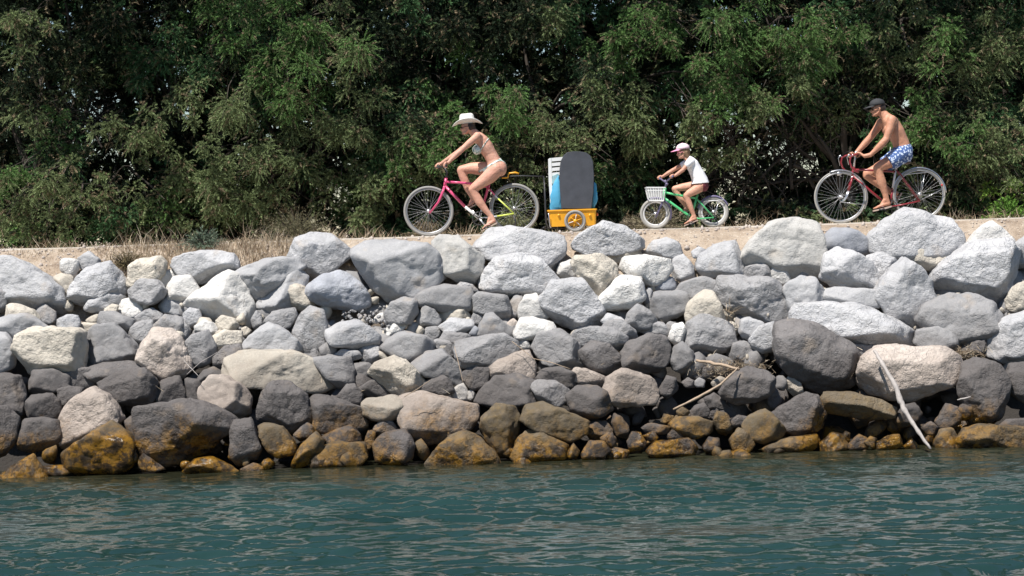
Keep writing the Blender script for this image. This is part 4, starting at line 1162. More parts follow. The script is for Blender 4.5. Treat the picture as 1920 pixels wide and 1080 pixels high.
def wheel(bike, c, R_, tyre_r, rimm, tyrem, nsp=28, hubw=0.05, phase=0.0, rim_w=None):
    rim_r = R_ - tyre_r * 2
    mb = MB(); rw = rim_w or 0.011
    mb.torus(c, rim_r - rw * 0.4, rw, n=72, k=8, rz=0.012)
    w = mb.build('wheel', rimm, bike)
    MB().torus(c, R_ - tyre_r, tyre_r, n=80, k=12, rz=tyre_r).build('tyre', tyrem, w)
    h = MB(); c = Vector(c)
    h.tube([c + Vector((0, -hubw, 0)), c + Vector((0, -hubw + .006, 0)), c + Vector((0, -hubw + .008, 0)), c + Vector((0, hubw - .008, 0)), c + Vector((0, hubw - .006, 0)), c + Vector((0, hubw, 0))], [.024, .024, .013, .013, .024, .024], 14)
    h.tube([c + Vector((0, -hubw - .03, 0)), c + Vector((0, hubw + .03, 0))], .006, 8)
    h.build('hub', CHROME, w)
    for i in range(nsp):
        a = 2 * math.pi * i / nsp + phase; sgn = -1 if i % 2 else 1; b_ = a + sgn * (0.9 if (i // 2) % 2 else -0.9) * 0.7
        p0 = c + Vector((math.cos(b_) * .021, sgn * (hubw - .004), math.sin(b_) * .021)); p1 = c + Vector((math.cos(a) * (rim_r - .004), 0, math.sin(a) * (rim_r - .004)))
        MB().tube([p0, p1], 0.00125, 4, cap=False).build('spoke', SPOKE, w)
    return w
def frame_tube(pp, r, mat, name, bike, n=12, dy=0.0):
    pts = [Q(*p) if len(p) == 2 else Q(p[0], p[1], p[2]) for p in pp]
    return MB().tube(pts, r, n).build(name, mat, bike)
def arc_pts(c, R_, a0, a1, n=20):
    return [Vector((c[0] + R_ * math.cos(R(a0 + (a1 - a0) * i / n)), c[1], c[2] + R_ * math.sin(R(a0 + (a1 - a0) * i / n)))) for i in range(n + 1)]
def mudguard(name, c, R_, a0, a1, w, mat, bike):
    mb = MB(); ps = arc_pts(c, R_, a0, a1, 26); vs = []; fs = []
    for p in ps:
        rad = Vector((p.x - c[0], 0, p.z - c[2])).normalized()
        for k in range(7):
            th = (k / 6 - .5) * 2; vs.append(p + Vector((0, th * w, 0)) - rad * (th * th) * w * .6)
        for k in range(6, -1, -1):
            th = (k / 6 - .5) * 2; vs.append(p + Vector((0, th * w * .96, 0)) - rad * ((th * th) * w * .6 + .0025))
    for i in range(len(ps) - 1):
        for k in range(14): fs.append((i * 14 + k, i * 14 + (k + 1) % 14, (i + 1) * 14 + (k + 1) % 14, (i + 1) * 14 + k))
    fs.append(tuple(range(14))); fs.append(tuple(range((len(ps) - 1) * 14, len(ps) * 14)))
    mb.add(vs, fs); return mb.build(name, mat, bike)
def crank(bike, bb, near, far, ring=.085, mat=CHROME, y=.045):
    c = Q(*bb); mb = MB()
    mb.tube([c + Vector((0, -.06, 0)), c + Vector((0, .06, 0))], .018, 14)
    ring_o = MB().torus(c + Vector((0, -y, 0)), ring, .006, n=44, k=6, rz=.003)
    for k in range(5):
        a = k * 1.2566; ring_o.tube([c + Vector((0, -y, 0)), c + Vector((math.cos(a) * ring, -y, math.sin(a) * ring))], .006, 5)
    for k in range(40):
        a = 2 * math.pi * k / 40; ring_o.ball(c + Vector((math.cos(a) * (ring + .005), -y, math.sin(a) * (ring + .005))), .0035, 5, 3)
    ring_o.build('chainring', BLACKP, bike)
    for (q, dy) in ((near, -.075), (far, .075)):
        e = Q(q[0], q[1], dy)
        MB().tube([c + Vector((0, dy * .8, 0)), e], [.013, .010], 8).build('crank_arm', mat, bike)
        ped = MB(); d = Vector((0, math.copysign(.095, dy), 0))
        ped.tube([e, e + d], .006, 6)
        for sx in (-.03, .03): ped.box(e + d * .52 + Vector((sx, 0, 0)), (.012, .085, .018))
        for sy in (.1, .95): ped.box(e + d * sy, (.07, .008, .018))
        ped.build('pedal', BLACKP, bike)
    return c
def chain(bike, bb, hub, r0, r1, y=-.045):
    a, b_ = Q(*bb, ), Q(*hub); mb = MB(); pts = []
    for i in range(13):
        t = R(90 + 15 * i); pts.append(a + Vector((math.cos(t) * r0, y, math.sin(t) * r0)))
    for i in range(13):
        t = R(-90 + 15 * i); pts.append(b_ + Vector((math.cos(t) * r1, y, math.sin(t) * r1)))
    pts.append(pts[0]); mb.tube(pts, .0035, 5, cap=False)
    mb.torus(b_ + Vector((0, y, 0)), r1, .004, n=24, k=5, rz=.01)
    return mb.build('chain', BLACKP, bike)
def saddle(bike, c, L, mat):
    c = Vector(c); secs = [(-.55, .018, .014), (-.3, .026, .02), (0, .045, .024), (.25, .075, .028), (.42, .075, .026), (.5, .05, .016)]
    mb = MB(); mb.tube([c + Vector((s_[0] * L, 0, .004 * math.sin(s_[0] * 3))) for s_ in secs], [(s_[1], s_[2]) for s_ in secs], 14, squash=(0, 1, 0))
    return mb.build('saddle', mat, bike)
def grip(bike, a, b_, r=.017, mat=None):
    return MB().tube([a, a.lerp(b_, .05), a.lerp(b_, .5), b_], [r, r * 1.05, r, r * 1.08], 10).build('grip', mat or RUB, bike)

# --- pink, white and lime mountain bike (woman)
fw, rw = Q(803.8, 400.5), Q(964.5, 399.5)
bike1 = empty('bicycle', Vector(((fw.x + rw.x) / 2, YB, 2.606)))
tag(bike1, 'pink mountain bicycle with white and lime rear frame towing the trailer', 'bicycle', 'bicycles on the path')
r26 = 0.331
fw.z = 2.608 + r26; rw.z = 2.608 + r26
print('bike1', fw, rw, Q(803, 446).z)
wheel(bike1, fw, r26, .0185, RIMA, TYRE, 36); wheel(bike1, rw, r26, .0185, RIMA, TYRE, 36, phase=.05)
frame_tube([(836.8, 333.5), (833.2, 352)], .021, PINK, 'head_tube', bike1, 14)
frame_tube([(838, 341), (862, 342.5), (886, 344.5), (915, 351)], .0165, PINK, 'top_tube', bike1)
frame_tube([(834.5, 349), (854, 369), (872, 387.5)], .0195, PINK, 'down_tube', bike1)
frame_tube([(872, 387.5), (885, 398.5), (898, 409.5)], .0185, WHITEP, 'down_tube', bike1)
frame_tube([(898.5, 409.5), (907, 381)], .016, WHITEP, 'seat_tube', bike1)
frame_tube([(907, 381), (915.6, 351), (917.5, 345)], .0165, PINK, 'seat_tube', bike1)
frame_tube([(917, 347), (922.5, 329)], .0125, CHROME, 'seat_post', bike1)
for s_ in (-1, 1):
    y = .06 * s_
    frame_tube([(915, 352, .02 * s_), (920, 357, y), (928, 366, y)], .0095, PINK, 'seat_stay', bike1)
    frame_tube([(928, 366, y), (934, 372.5, y)], .0095, WHITEP, 'seat_stay', bike1)
    frame_tube([(934, 372.5, y), (963.5, 400, y)], .0095, LIME, 'seat_stay', bike1)
    frame_tube([(899, 409.5, .03 * s_), (932, 405.5, y)], .0105, WHITEP, 'chain_stay', bike1)
    frame_tube([(932, 405.5, y), (964, 400.5, y)], .0105, LIME, 'chain_stay', bike1)
    p = [Q(833, 352, .035 * s_), Q(830, 361, .052 * s_), Q(822, 379, .052 * s_), Q(805.5, 400, .05 * s_)]
    MB().tube(p, [.017, .0165, .014, .010], 10).build('fork_blade', PINK, bike1)
    MB().tube([Q(829.5, 358, .05 * s_), Q(826, 357, .04 * s_)], .008, 6).build('brake_arm', BLACKP, bike1)
MB().tube([Q(833, 352, -.05), Q(833, 351, 0), Q(833, 352, .05)], .02, 10).build('fork_crown', PINK, bike1)
MB().tube([Q(837, 334), Q(838, 322), Q(833, 314)], [.0145, .0145, .016], 10).build('stem', BLACKP, bike1)
HB1n, HB1f = Q(837.5, 311.5, -.27), Q(818, 311.5, .27)
MB().tube([HB1f, Q(828, 312.5, .05), Q(832, 312.5, -.05), HB1n], .0115, 10).build('handlebar', BLACKP, bike1)
g1n = (HB1n, HB1n.lerp(HB1f, .22)); g1f = (HB1f, HB1f.lerp(HB1n, .22))
grip(bike1, *g1n); grip(bike1, *g1f)
for a_, d_ in ((HB1n.lerp(HB1f, .24), -1), (HB1f.lerp(HB1n, .24), 1)):
    MB().tube([a_, a_ + Vector((-.05, d_ * .02, -.015)), a_ + Vector((-.075, d_ * .09, -.03))], .006, 6).build('brake_lever', BLACKP, bike1)
MB().tube([HB1n.lerp(HB1f, .3), Q(826, 318, -.05), Q(829, 334, -.02), Q(836, 344, -.02)], .003, 5).build('brake_cable', RUB, bike1)
crank(bike1, (898.5, 409.5), (913, 426.5), (884, 392.5)); chain(bike1, (898.5, 409.5), (964.5, 400), .085, .04)
saddle(bike1, Q(926, 327.5), .26, BLACKP)
MB().tube([Q(963, 404, -.055), Q(967, 416, -.055), Q(964, 425, -.055)], [.012, .01, .014], 8).build('derailleur', BLACKP, bike1)

# --- green child's bike
fw, rw = Q(1229, 409, 0), Q(1337.8, 407, 0); r16 = .203
fw.z = rw.z = 2.609 + r16
bike2 = empty('bicycle', Vector(((fw.x + rw.x) / 2, YB, 2.606)))
tag(bike2, "small green child's bicycle with fat pale tyres and a white front basket", 'bicycle', 'bicycles on the path')
wheel(bike2, fw, r16, .021, RIMW, TYREW, 20, .04, rim_w=.015); wheel(bike2, rw, r16, .021, RIMW, TYREW, 20, .04, phase=.1, rim_w=.015)
frame_tube([(1247, 352), (1244.5, 373)], .019, GREENP, 'head_tube', bike2, 14)
frame_tube([(1246, 361), (1262, 364), (1280, 367.5), (1307, 372)], .015, GREENP, 'top_tube', bike2)
frame_tube([(1245, 371), (1266, 386), (1289, 402.5), (1296, 407)], .017, GREENP, 'down_tube', bike2)
frame_tube([(1296, 407), (1308, 364)], .015, GREENP, 'seat_tube', bike2)
frame_tube([(1308, 364), (1313, 352)], .011, CHROME, 'seat_post', bike2)
for s_ in (-1, 1):
    y = .045 * s_
    frame_tube([(1307, 374, .02 * s_), (1310, 377, y), (1337, 406, y)], .009, GREENP, 'seat_stay', bike2)
    frame_tube([(1297, 407, .02 * s_), (1310, 410, y), (1338, 408, y)], .009, GREENP, 'chain_stay', bike2)
    MB().tube([Q(1244, 374, .04 * s_), Q(1241, 380, .045 * s_), Q(1236, 393, .045 * s_), Q(1229.5, 408, .045 * s_)], [.014, .014, .012, .009], 10).build('fork_blade', PURPLE, bike2)
    MB().tube([Q(1340, 407, y), Q(1346, 379, y)], .004, 6).build('rack_strut', CHROME, bike2)
    MB().tube([Q(1319, 380, y), Q(1320, 377.5, y), Q(1340, 376, y), Q(1357, 374.8, y)], .0045, 6).build('rack_rail', WPL, bike2)
for k in range(5): MB().tube([Q(1326 + k * 7, 376.6 - k * .4, -.045), Q(1326 + k * 7, 376.6 - k * .4, .045)], .0035, 5).build('rack_bar', WPL, bike2)
MB().tube([Q(1244, 374, -.045), Q(1244, 373, 0), Q(1244, 374, .045)], .017, 8).build('fork_crown', PURPLE, bike2)
mudguard('mudguard', fw, r16 + .018, -25, 118, .03, PURPLE, bike2); mudguard('mudguard', rw, r16 + .018, 22, 165, .03, PURPLE, bike2)
MB().tube([Q(1247, 354), Q(1249, 343), Q(1246, 338)], [.013, .013, .02], 8).build('stem', PURPLE, bike2)
HB2n, HB2f = Q(1259, 331.5, -.22), Q(1236, 333, .22)
MB().tube([HB2f, Q(1240, 335, .12), Q(1247, 341, .04), Q(1249, 341, -.04), Q(1256, 334, -.12), HB2n], .010, 8).build('handlebar', PURPLE, bike2)
grip(bike2, HB2n, Q(1257, 333, -.13), .014, PURPLE); grip(bike2, HB2f, Q(1239, 334.5, .13), .014, PURPLE)
MB().ball(Q(1250, 345, -.04), (.02, .02, .02)).build('bell', PURPLE, bike2)
# basket: rim, floor and vertical slats
bk = MB(); T = [(1210.5, 351.5), (1246, 351)]; B_ = [(1216.5, 377.5), (1243, 377.5)]
def rect_loop(x0, x1, py, hw, r_):
    q = [Q(x0, py, -hw), Q(x1, py, -hw), Q(x1, py, hw), Q(x0, py, hw), Q(x0, py, -hw)]; bk.tube(q, r_, 6, cap=False)
rect_loop(1210.5, 1246, 352, .13, .008); rect_loop(1212, 1245, 358, .125, .004); rect_loop(1216, 1243.5, 376, .10, .008)
for k in range(8):
    t = k / 7
    for sg in (-1, 1): bk.tube([Q(1211 + 34.5 * t, 352, sg * .13), Q(1216.5 + 26.5 * t, 376, sg * .10)], [(.0055, .002)] * 2, 6, squash=(1, 0, 0))
for k in range(7):
    y0 = -.13 + .26 * k / 6
    bk.tube([Q(1210.5, 352, y0), Q(1216, 376, y0 * .77)], .004, 5); bk.tube([Q(1246, 352, y0), Q(1243.5, 376, y0 * .77)], .004, 5); bk.tube([Q(1216, 377, y0 * .77), Q(1243.5, 377, y0 * .77)], .006, 5)
for sg in ():  bk.prism([(Q(1211, 353).x, Q(1211, 353).z), (Q(1220, 353).x, Q(1220, 353).z), (Q(1222, 376).x, Q(1222, 376).z), (Q(1216, 376).x, Q(1216, 376).z)], sg * .128 + YB, sg * .12 + YB)
bk.build('basket', WPL, bike2, sm=False)
crank(bike2, (1296, 408), (1295, 420), (1288, 398), .055); chain(bike2, (1296, 408), (1338, 407.5), .055, .03)
saddle(bike2, Q(1314, 350.5), .2, BLACKP)

# --- dark red touring bike (man)
fw, rw = Q(1576, 378, 0), Q(1723.5, 376, 0); r28 = .348
fw.z = rw.z = 2.609 + r28
bike3 = empty('bicycle', Vector(((fw.x + rw.x) / 2, YB, 2.606)))
tag(bike3, 'dark red touring bicycle with drop handlebars and chrome mudguards', 'bicycle', 'bicycles on the path')
wheel(bike3, fw, r28, .0135, RIMA, TYREW, 36); wheel(bike3, rw, r28, .0135, RIMA, TYREW, 36, phase=.05)
print('bike3', fw, Q(1575, 422).z)
frame_tube([(1601, 314), (1597.5, 331)], .018, REDP, 'head_tube', bike3, 14)
frame_tube([(1600.5, 318), (1640, 319.5), (1679, 322)], .0145, REDP, 'top_tube', bike3)
frame_tube([(1598.5, 329), (1632, 358), (1668.5, 388)], .016, REDP, 'down_tube', bike3)
frame_tube([(1668.5, 388), (1674, 352)], .0145, REDP, 'seat_tube', bike3)
frame_tube([(1674, 352), (1679.5, 318)], .0148, WHITEP, 'seat_tube', bike3)
frame_tube([(1679.5, 320), (1683, 306)], .012, CHROME, 'seat_post', bike3)
for s_ in (-1, 1):
    y = .055 * s_
    frame_tube([(1680, 319, .02 * s_), (1686, 325, y), (1723, 376, y)], .0095, REDP, 'seat_stay', bike3)
    frame_tube([(1669, 388, .03 * s_), (1690, 384, y), (1723.5, 377, y)], .0105, REDP, 'chain_stay', bike3)
    MB().tube([Q(1597, 333, .045 * s_), Q(1594, 345, .05 * s_), Q(1590.5, 358, .05 * s_)], [.014, .013, .0115], 10).build('fork_blade', REDP, bike3)
    MB().tube([Q(1590.5, 358, .05 * s_), Q(1587.5, 368, .05 * s_), Q(1583, 375, .05 * s_), Q(1576, 379, .05 * s_)], [.0115, .010, .008, .007], 10).build('fork_tip', CHROME, bike3)
    MB().tube([Q(1724, 376, y), Q(1732, 328, y)], .003, 6).build('rack_strut', CHROME, bike3)
    MB().tube([Q(1694, 328, y), Q(1712, 325.5, y), Q(1740, 323, y)], .004, 6).build('rack_rail', CHROME, bike3)
    MB().tube([Q(1724, 376, y), Q(1768, 354, y)], .0025, 6).build('mudguard_stay', CHROME, bike3)
    MB().tube([Q(1577, 379, y), Q(1622, 384, y)], .0025, 6).build('mudguard_stay', CHROME, bike3)
    # drop bars
    o = .20 * s_; sx = 4 * s_
    MB().tube([Q(1601, 290, 0), Q(1600 - sx, 290, o * .9), Q(1594 - sx, 291, o), Q(1587 - sx, 295, o), Q(1585 - sx, 304, o), Q(1588 - sx, 314, o), Q(1596 - sx, 322, o), Q(1602 - sx, 324, o)], .0125, 9).build('handlebar', REDP if s_ else REDP, bike3)
    MB().tube([Q(1588 - sx, 294, o), Q(1583 - sx, 291, o * 1.02), Q(1580 - sx, 296, o), Q(1583 - sx, 310, o)], [.011, .011, .006, .004], 7).build('brake_lever', CHROME, bike3)
    MB().tube([Q(1584 - sx, 291, o), Q(1592, 283, o * .6), Q(1603, 292, 0.02), Q(1600, 316, .01)], .0025, 5).build('brake_cable', RUB, bike3)
for k in range(5): MB().tube([Q(1696 + k * 10, 327 - k * .9, -.055), Q(1696 + k * 10, 327 - k * .9, .055)], .003, 5).build('rack_bar', CHROME, bike3)
MB().tube([Q(1597, 333, -.05), Q(1597, 332, 0), Q(1597, 333, .05)], .016, 8).build('fork_crown', CHROME, bike3)
MB().tube([Q(1601, 316), Q(1603.5, 294), Q(1600, 290)], [.012, .012, .014], 8).build('stem', CHROME, bike3)
MB().ball(Q(1604, 286, -.03), (.022, .022, .018)).build('bell', CHROME, bike3)
hl = MB(); a_ = Q(1569.5, 325.5); hl.tube([a_, a_ + Vector((.012, 0, 0)), a_ + Vector((.045, 0, .004)), a_ + Vector((.07, 0, .002))], [.024, .028, .024, .008], 14)
hl.tube([a_ + Vector((.03, 0, -.02)), Q(1578, 331)], .006, 6); hl.build('headlight', CHROME, bike3)
mudguard('mudguard', fw, r28 + .016, -28, 112, .022, CHROME, bike3); mudguard('mudguard', rw, r28 + .016, 2, 168, .022, CHROME, bike3)
crank(bike3, (1668.5, 388), (1650, 393), (1687, 383), .085); chain(bike3, (1668.5, 388), (1723.5, 377), .085, .03)
saddle(bike3, Q(1689, 305), .26, SKINB)
rf = MB(); rf.ball(Q(1766, 347), (.015, .02, .02)); rf.build('rear_reflector', plain('red_plastic', (.5, .02, .02), .3), bike3)

# --- yellow trailer
tr = empty('bicycle_trailer', Q(1072, 432)); tr.location.z = 2.606
tag(tr, 'yellow plastic tub trailer with small spoked wheels behind the pink bicycle', 'trailer')
def tub(o, y0, y1): pass
def rring(x0, x1, hw, z, r_=.03, n=5):
    pts = []
    for (cx_, cy_, a0) in ((x1 - r_, hw - r_, 0), (x0 + r_, hw - r_, 90), (x0 + r_, -hw + r_, 180), (x1 - r_, -hw + r_, 270)):
        for k in range(n):
            a = R(a0 + 90 * k / (n - 1)); pts.append(Vector((cx_ + r_ * math.cos(a), YB + cy_ + r_ * math.sin(a), z)))
    return pts
xa, xb = Q(1026, 395).x, Q(1118.5, 395).x; zt = Q(1072, 392.5).z; zb = Q(1072, 424).z
rings = [rring(xa, xb, .23, zt), rring(xa, xb, .23, zt - .018), rring(xa + .012, xb - .012, .218, zt - .02), rring(xa + .045, xb - .02, .19, zb), rring(xa + .055, xb - .03, .18, zb + .006), rring(xa + .02, xb - .02, .21, zt - .01), rring(xa + .015, xb - .015, .215, zt)]
mb = MB(); n = len(rings[0]); vs = [v for g in rings for v in g]; fs = []
for i in range(len(rings)):
    j = (i + 1) % len(rings)
    if i == 3: continue
    for k in range(n): fs.append((i * n + k, i * n + (k + 1) % n, j * n + (k + 1) % n, j * n + k))
fs.append(tuple(range(3 * n, 4 * n))); fs.append(tuple(range(4 * n, 5 * n)))
mb.add(vs, fs); mb.build('tub', YEL, tr, auto=40)
for px in (1047, 1105): MB().tube([Q(px, 403.5, -.216), Q(px, 403.5, -.226)], [.018, .015], 16).build('round_boss', YEL, tr)
hp = Q(1077.5, 421.5, 0); hp.z = 2.608 + .141
for s_ in (-1, 1):
    c = hp + Vector((0, .255 * s_, 0))
    w = MB().torus(c, .100, .006, n=40, k=8, rz=.012).build('wheel', RIMA, tr)
    MB().torus(c, .124, .018, n=44, k=10, rz=.02).build('tyre', TYRE, w)
    MB().tube([c - Vector((0, .025, 0)), c + Vector((0, .025, 0))], .024, 14).build('hub', YEL, w)
    for k in range(6):
        a = k * math.pi / 3 + .3; MB().tube([c, c + Vector((math.cos(a) * .1, 0, math.sin(a) * .1))], [.006, .004], 6).build('spoke', WPL if k % 2 else YEL, w)
MB().tube([hp + Vector((0, -.25, 0)), hp + Vector((0, .25, 0))], .008, 8).build('axle', BLACKP, tr)
MB().tube([Q(1060, 425, 0), Q(1077, 420, 0), Q(1095, 425, 0)], .01, 8).build('axle_bracket', BLACKP, tr)
for s_ in (-1, 1):
    MB().tube([Q(1019.5, 331, .0), Q(1020.5, 345, .12 * s_), Q(1022, 380, .16 * s_), Q(1024, 418, .16 * s_), Q(1028, 427, .16 * s_), Q(1060, 428, .14 * s_)], .0095, 8).build('frame_post', BLACKP, tr)
MB().tube([Q(1028, 400, -.238), Q(1030.5, 424, -.2), Q(1033, 427, -.2)], .006, 8).build('frame_wire', CHROME, tr)
MB().tube([Q(1020, 331), Q(980, 329.5), Q(946, 331), Q(925, 333)], .0085, 8).build('tow_bar', BLACKP, tr)
MB().tube([Q(1024, 425, 0), Q(1015, 428, 0), Q(1030, 428, 0)], .012, 8).build('foot_rest', BLACKP, tr)
MB().tube([Q(941, 333.5), Q(952, 333), Q(954, 325), Q(966, 323.5), Q(973, 325.5)], [.012, .012, .012, .013, .011], 9).build('yellow_handle', YEL, tr)
MB().ball(Q(1119.5, 402, -.1), (.014, .03, .02)).build('red_reflector', plain('orange_plastic', (.6, .15, .05), .4), tr)

# --- load
board = []
x0, x1 = 1049.5, 1112.5
pts2 = [(1052, 392), (1048.5, 350), (1048.5, 318), (1050.5, 303), (1056, 292), (1063, 286.5), (1074, 284.8), (1087, 285), (1098, 287), (1106, 293), (1111, 304), (1113, 330), (1112, 360), (1108, 392)]
ol = [(Q(a, b_).x, Q(a, b_).z) for a, b_ in pts2]
mb = MB(); cx_ = sum(p[0] for p in ol) / len(ol); cz_ = sum(p[1] for p in ol) / len(ol)
def ringp(k, y): return [Vector((cx_ + (x - cx_) * k, YB + y, cz_ + (z - cz_) * (k if k == 1 else .5 + k / 2))) for x, z in ol]
rs = [ringp(.965, -.215), ringp(1, -.205), ringp(1, -.175), ringp(.965, -.165)]; n = len(ol); vs = [v for g in rs for v in g]; fs = [tuple(range(n)), tuple(range(3 * n, 4 * n))]
for i in range(3):
    for k in range(n): fs.append((i * n + k, i * n + (k + 1) % n, (i + 1) * n + (k + 1) % n, (i + 1) * n + k))
mb.add(vs, fs); me = mb.mesh('bodyboard', FOAM); sharp(me, 45)
tag(recenter(link('bodyboard', me)), 'dark grey scuffed bodyboard with a rounded top standing in the yellow trailer', 'bodyboard')
EDG = plain('pale_edge_band', (.35, .36, .38), .6)
# white slatted plastic chair back
ch = empty('plastic_chair', Q(1040, 392)); tag(ch, 'folded white plastic slatted chair standing behind the bodyboard in the trailer', 'chair')
def quadp(mb, ps, y0, y1): mb.prism([(Q(a, b_).x, Q(a, b_).z) for a, b_ in ps], YB + y0, YB + y1)
mb = MB(); quadp(mb, [(1027.5, 298.5), (1033.5, 297), (1036, 392), (1032, 392), (1028.5, 340)], -.13, -.09); mb.build('side_rail', WPL, ch, sm=False)
mb = MB(); quadp(mb, [(1064, 293), (1070, 292), (1070, 392), (1064, 392)], -.13, -.09); mb.build('side_rail', WPL, ch, sm=False)
for (a, b_) in ((297.2, 303.5), (306.5, 312.5), (315.5, 321.5), (324.8, 330)):
    mb = MB(); quadp(mb, [(1030, b_), (1030, a), (1069, a - 4), (1069, b_ - 3)], -.125, -.10); mb.build('slat', WPL, ch, sm=False)
mb = MB(); quadp(mb, [(1032, 331), (1066, 328), (1066, 392), (1034.5, 392)], -.10, -.085); mb.build('seat', WPL, ch, sm=False)
def bag(name, pp, y0, y1, label, seed, mat=BLUE, cat='bag'):
    ol = [(Q(a, b_).x, Q(a, b_).z) for a, b_ in pp]; cx_ = sum(p[0] for p in ol) / len(ol); cz_ = sum(p[1] for p in ol) / len(ol)
    mb = MB(); n = len(ol); rs = []
    for k, y in ((.8, y0), (1, y0 * .75 + y1 * .25), (1, y0 * .3 + y1 * .7), (.8, y1)): rs.append([Vector((cx_ + (x - cx_) * k, YB + y, cz_ + (z - cz_) * k)) for x, z in ol])
    vs = [v for g in rs for v in g]; fs = [tuple(range(n)), tuple(range(3 * n, 4 * n))]
    for i in range(3):
        for k in range(n): fs.append((i * n + k, i * n + (k + 1) % n, (i + 1) * n + (k + 1) % n, (i + 1) * n + k))
    mb.add(vs, fs); me = mb.mesh(name, mat)
    bm = bmesh.new(); bm.from_mesh(me); bmesh.ops.subdivide_edges(bm, edges=bm.edges, cuts=3, use_grid_fill=True)
    for v in bm.verts: v.co += Vector([noise.noise(v.co * 11 + Vector((seed, k * 7, 0))) * .022 for k in range(3)])
    bm.to_mesh(me); bm.free(); smooth(me)
    return tag(recenter(link(name, me)), label, cat)
bag('beach_bag', [(1032, 394), (1031.5, 370), (1035, 352), (1039, 340), (1048, 330), (1052, 345), (1053, 394)], -.17, -.12, 'light blue beach bag bulging left of the bodyboard in the trailer', 3)
bag('beach_bag', [(1108, 394), (1108, 350), (1113, 341), (1117, 345), (1120, 362), (1119, 380), (1113, 394)], -.15, .05, 'light blue bag corner sticking out right of the bodyboard', 8)
CLR = plain('pale_teal_plastic', (.30, .45, .47), .35)
bag('cooler_box', [(1035, 345), (1034, 328), (1046, 326), (1049, 330), (1049, 345)], -.14, -.125, 'pale teal box top between the white chair and the blue bag', 5, CLR, 'box')
# ------------------------------------------------------------------ people
def skin_mat(name, col):
    m, t, b = mat_new(name)
    tc = t.nodes.new('ShaderNodeTexCoord'); v = tc.outputs['Object']
    c = mix_c(t, noise_n(t, v, 9, 4, 0.6), tuple(x * .88 for x in col), (min(1, col[0] * 1.12), col[1] * 1.08, col[2] * 1.06))
    t.links.new(c, b.inputs['Base Color']); b.inputs['Roughness'].default_value = .58
    c2 = mix_c(t, ramp(t, noise_n(t, v, 4.0, 5, .65), [(.42, 0), (.62, .45)]), c, (col[0] * .80, col[1] * .66, col[2] * .62)); t.links.new(c2, b.inputs['Base Color'])
    bp = t.nodes.new('ShaderNodeBump'); bp.inputs['Strength'].default_value = .5; bp.inputs['Distance'].default_value = .03; t.links.new(noise_n(t, v, 11, 3, .5), bp.inputs['Height']); t.links.new(bp.outputs[0], b.inputs['Normal'])
    b.inputs['Subsurface Weight'].default_value = .12; b.inputs['Subsurface Radius'].default_value = (.012, .005, .003)
    b.inputs['Subsurface Scale'].default_value = .5
    return m
SK_W = skin_mat('tanned_skin', (0.60, 0.335, 0.245)); SK_M = skin_mat('sunburnt_skin', (0.52, 0.265, 0.17)); SK_C = skin_mat('light_tanned_skin', (0.57, 0.315, 0.22))
def loft(mb, secs, n=20, caps=True):
    """secs: (centre, half width across the body, half depth); frames follow the spine in the side plane"""
    cs = [Vector(s_[0]) for s_ in secs]; vs = []; fs = []
    for i, s_ in enumerate(secs):
        t = (cs[min(i + 1, len(cs) - 1)] - cs[max(i - 1, 0)]).normalized()
        lat = Vector((0, 1, 0)); dep = t.cross(lat).normalized()
        for k in range(n):
            a = 2 * math.pi * k / n; ca, sa = math.cos(a), math.sin(a)
            e = 0.86
            vs.append(cs[i] + lat * (s_[1] * math.copysign(abs(ca) ** e, ca)) + dep * (s_[2] * math.copysign(abs(sa) ** e, sa)))
    for i in range(len(secs) - 1):
        for k in range(n): fs.append((i * n + k, i * n + (k + 1) % n, (i + 1) * n + (k + 1) % n, (i + 1) * n + k))
    if caps: fs.append(tuple(range(n))); fs.append(tuple(range((len(secs) - 1) * n, len(secs) * n)))
    mb.add(vs, fs); return mb
def remesh(mb, name, mat, voxel=.006, smo=5, fac=.6):
    me = mb.mesh(name + '_raw'); o = bpy.data.objects.new('tmp', me); COL.objects.link(o)
    r = o.modifiers.new('r', 'REMESH'); r.mode = 'VOXEL'; r.voxel_size = voxel; r.adaptivity = 0
    s_ = o.modifiers.new('s', 'SMOOTH'); s_.factor = fac; s_.iterations = smo
    bpy.context.view_layer.update(); dg = bpy.context.evaluated_depsgraph_get()
    out = bpy.data.meshes.new_from_object(o.evaluated_get(dg)); out.name = name
    bpy.data.objects.remove(o); bpy.data.meshes.remove(me)
    out.materials.clear(); out.materials.append(mat); smooth(out)
    return out
def shell(src, name, pred, off, mat, parent, wav=0.0):
    """clothing grown from the body's own surface where pred(point) holds"""
    bm = bmesh.new(); bm.from_mesh(src)
    kill = [f for f in bm.faces if not pred(f.calc_center_median(), f.normal)]
    bmesh.ops.delete(bm, geom=kill, context='FACES'); bm.normal_update()
    for v in bm.verts: v.co += v.normal * (off + wav * noise.noise(v.co * 22))
    r = bmesh.ops.extrude_face_region(bm, geom=list(bm.faces))
    for v in [g for g in r['geom'] if isinstance(g, bmesh.types.BMVert)]: v.co += v.normal * .0015
    me = bpy.data.meshes.new(name); bmesh.ops.recalc_face_normals(bm, faces=bm.faces); bm.to_mesh(me); bm.free()
    me.materials.append(mat); smooth(me); return link(name, me, parent)
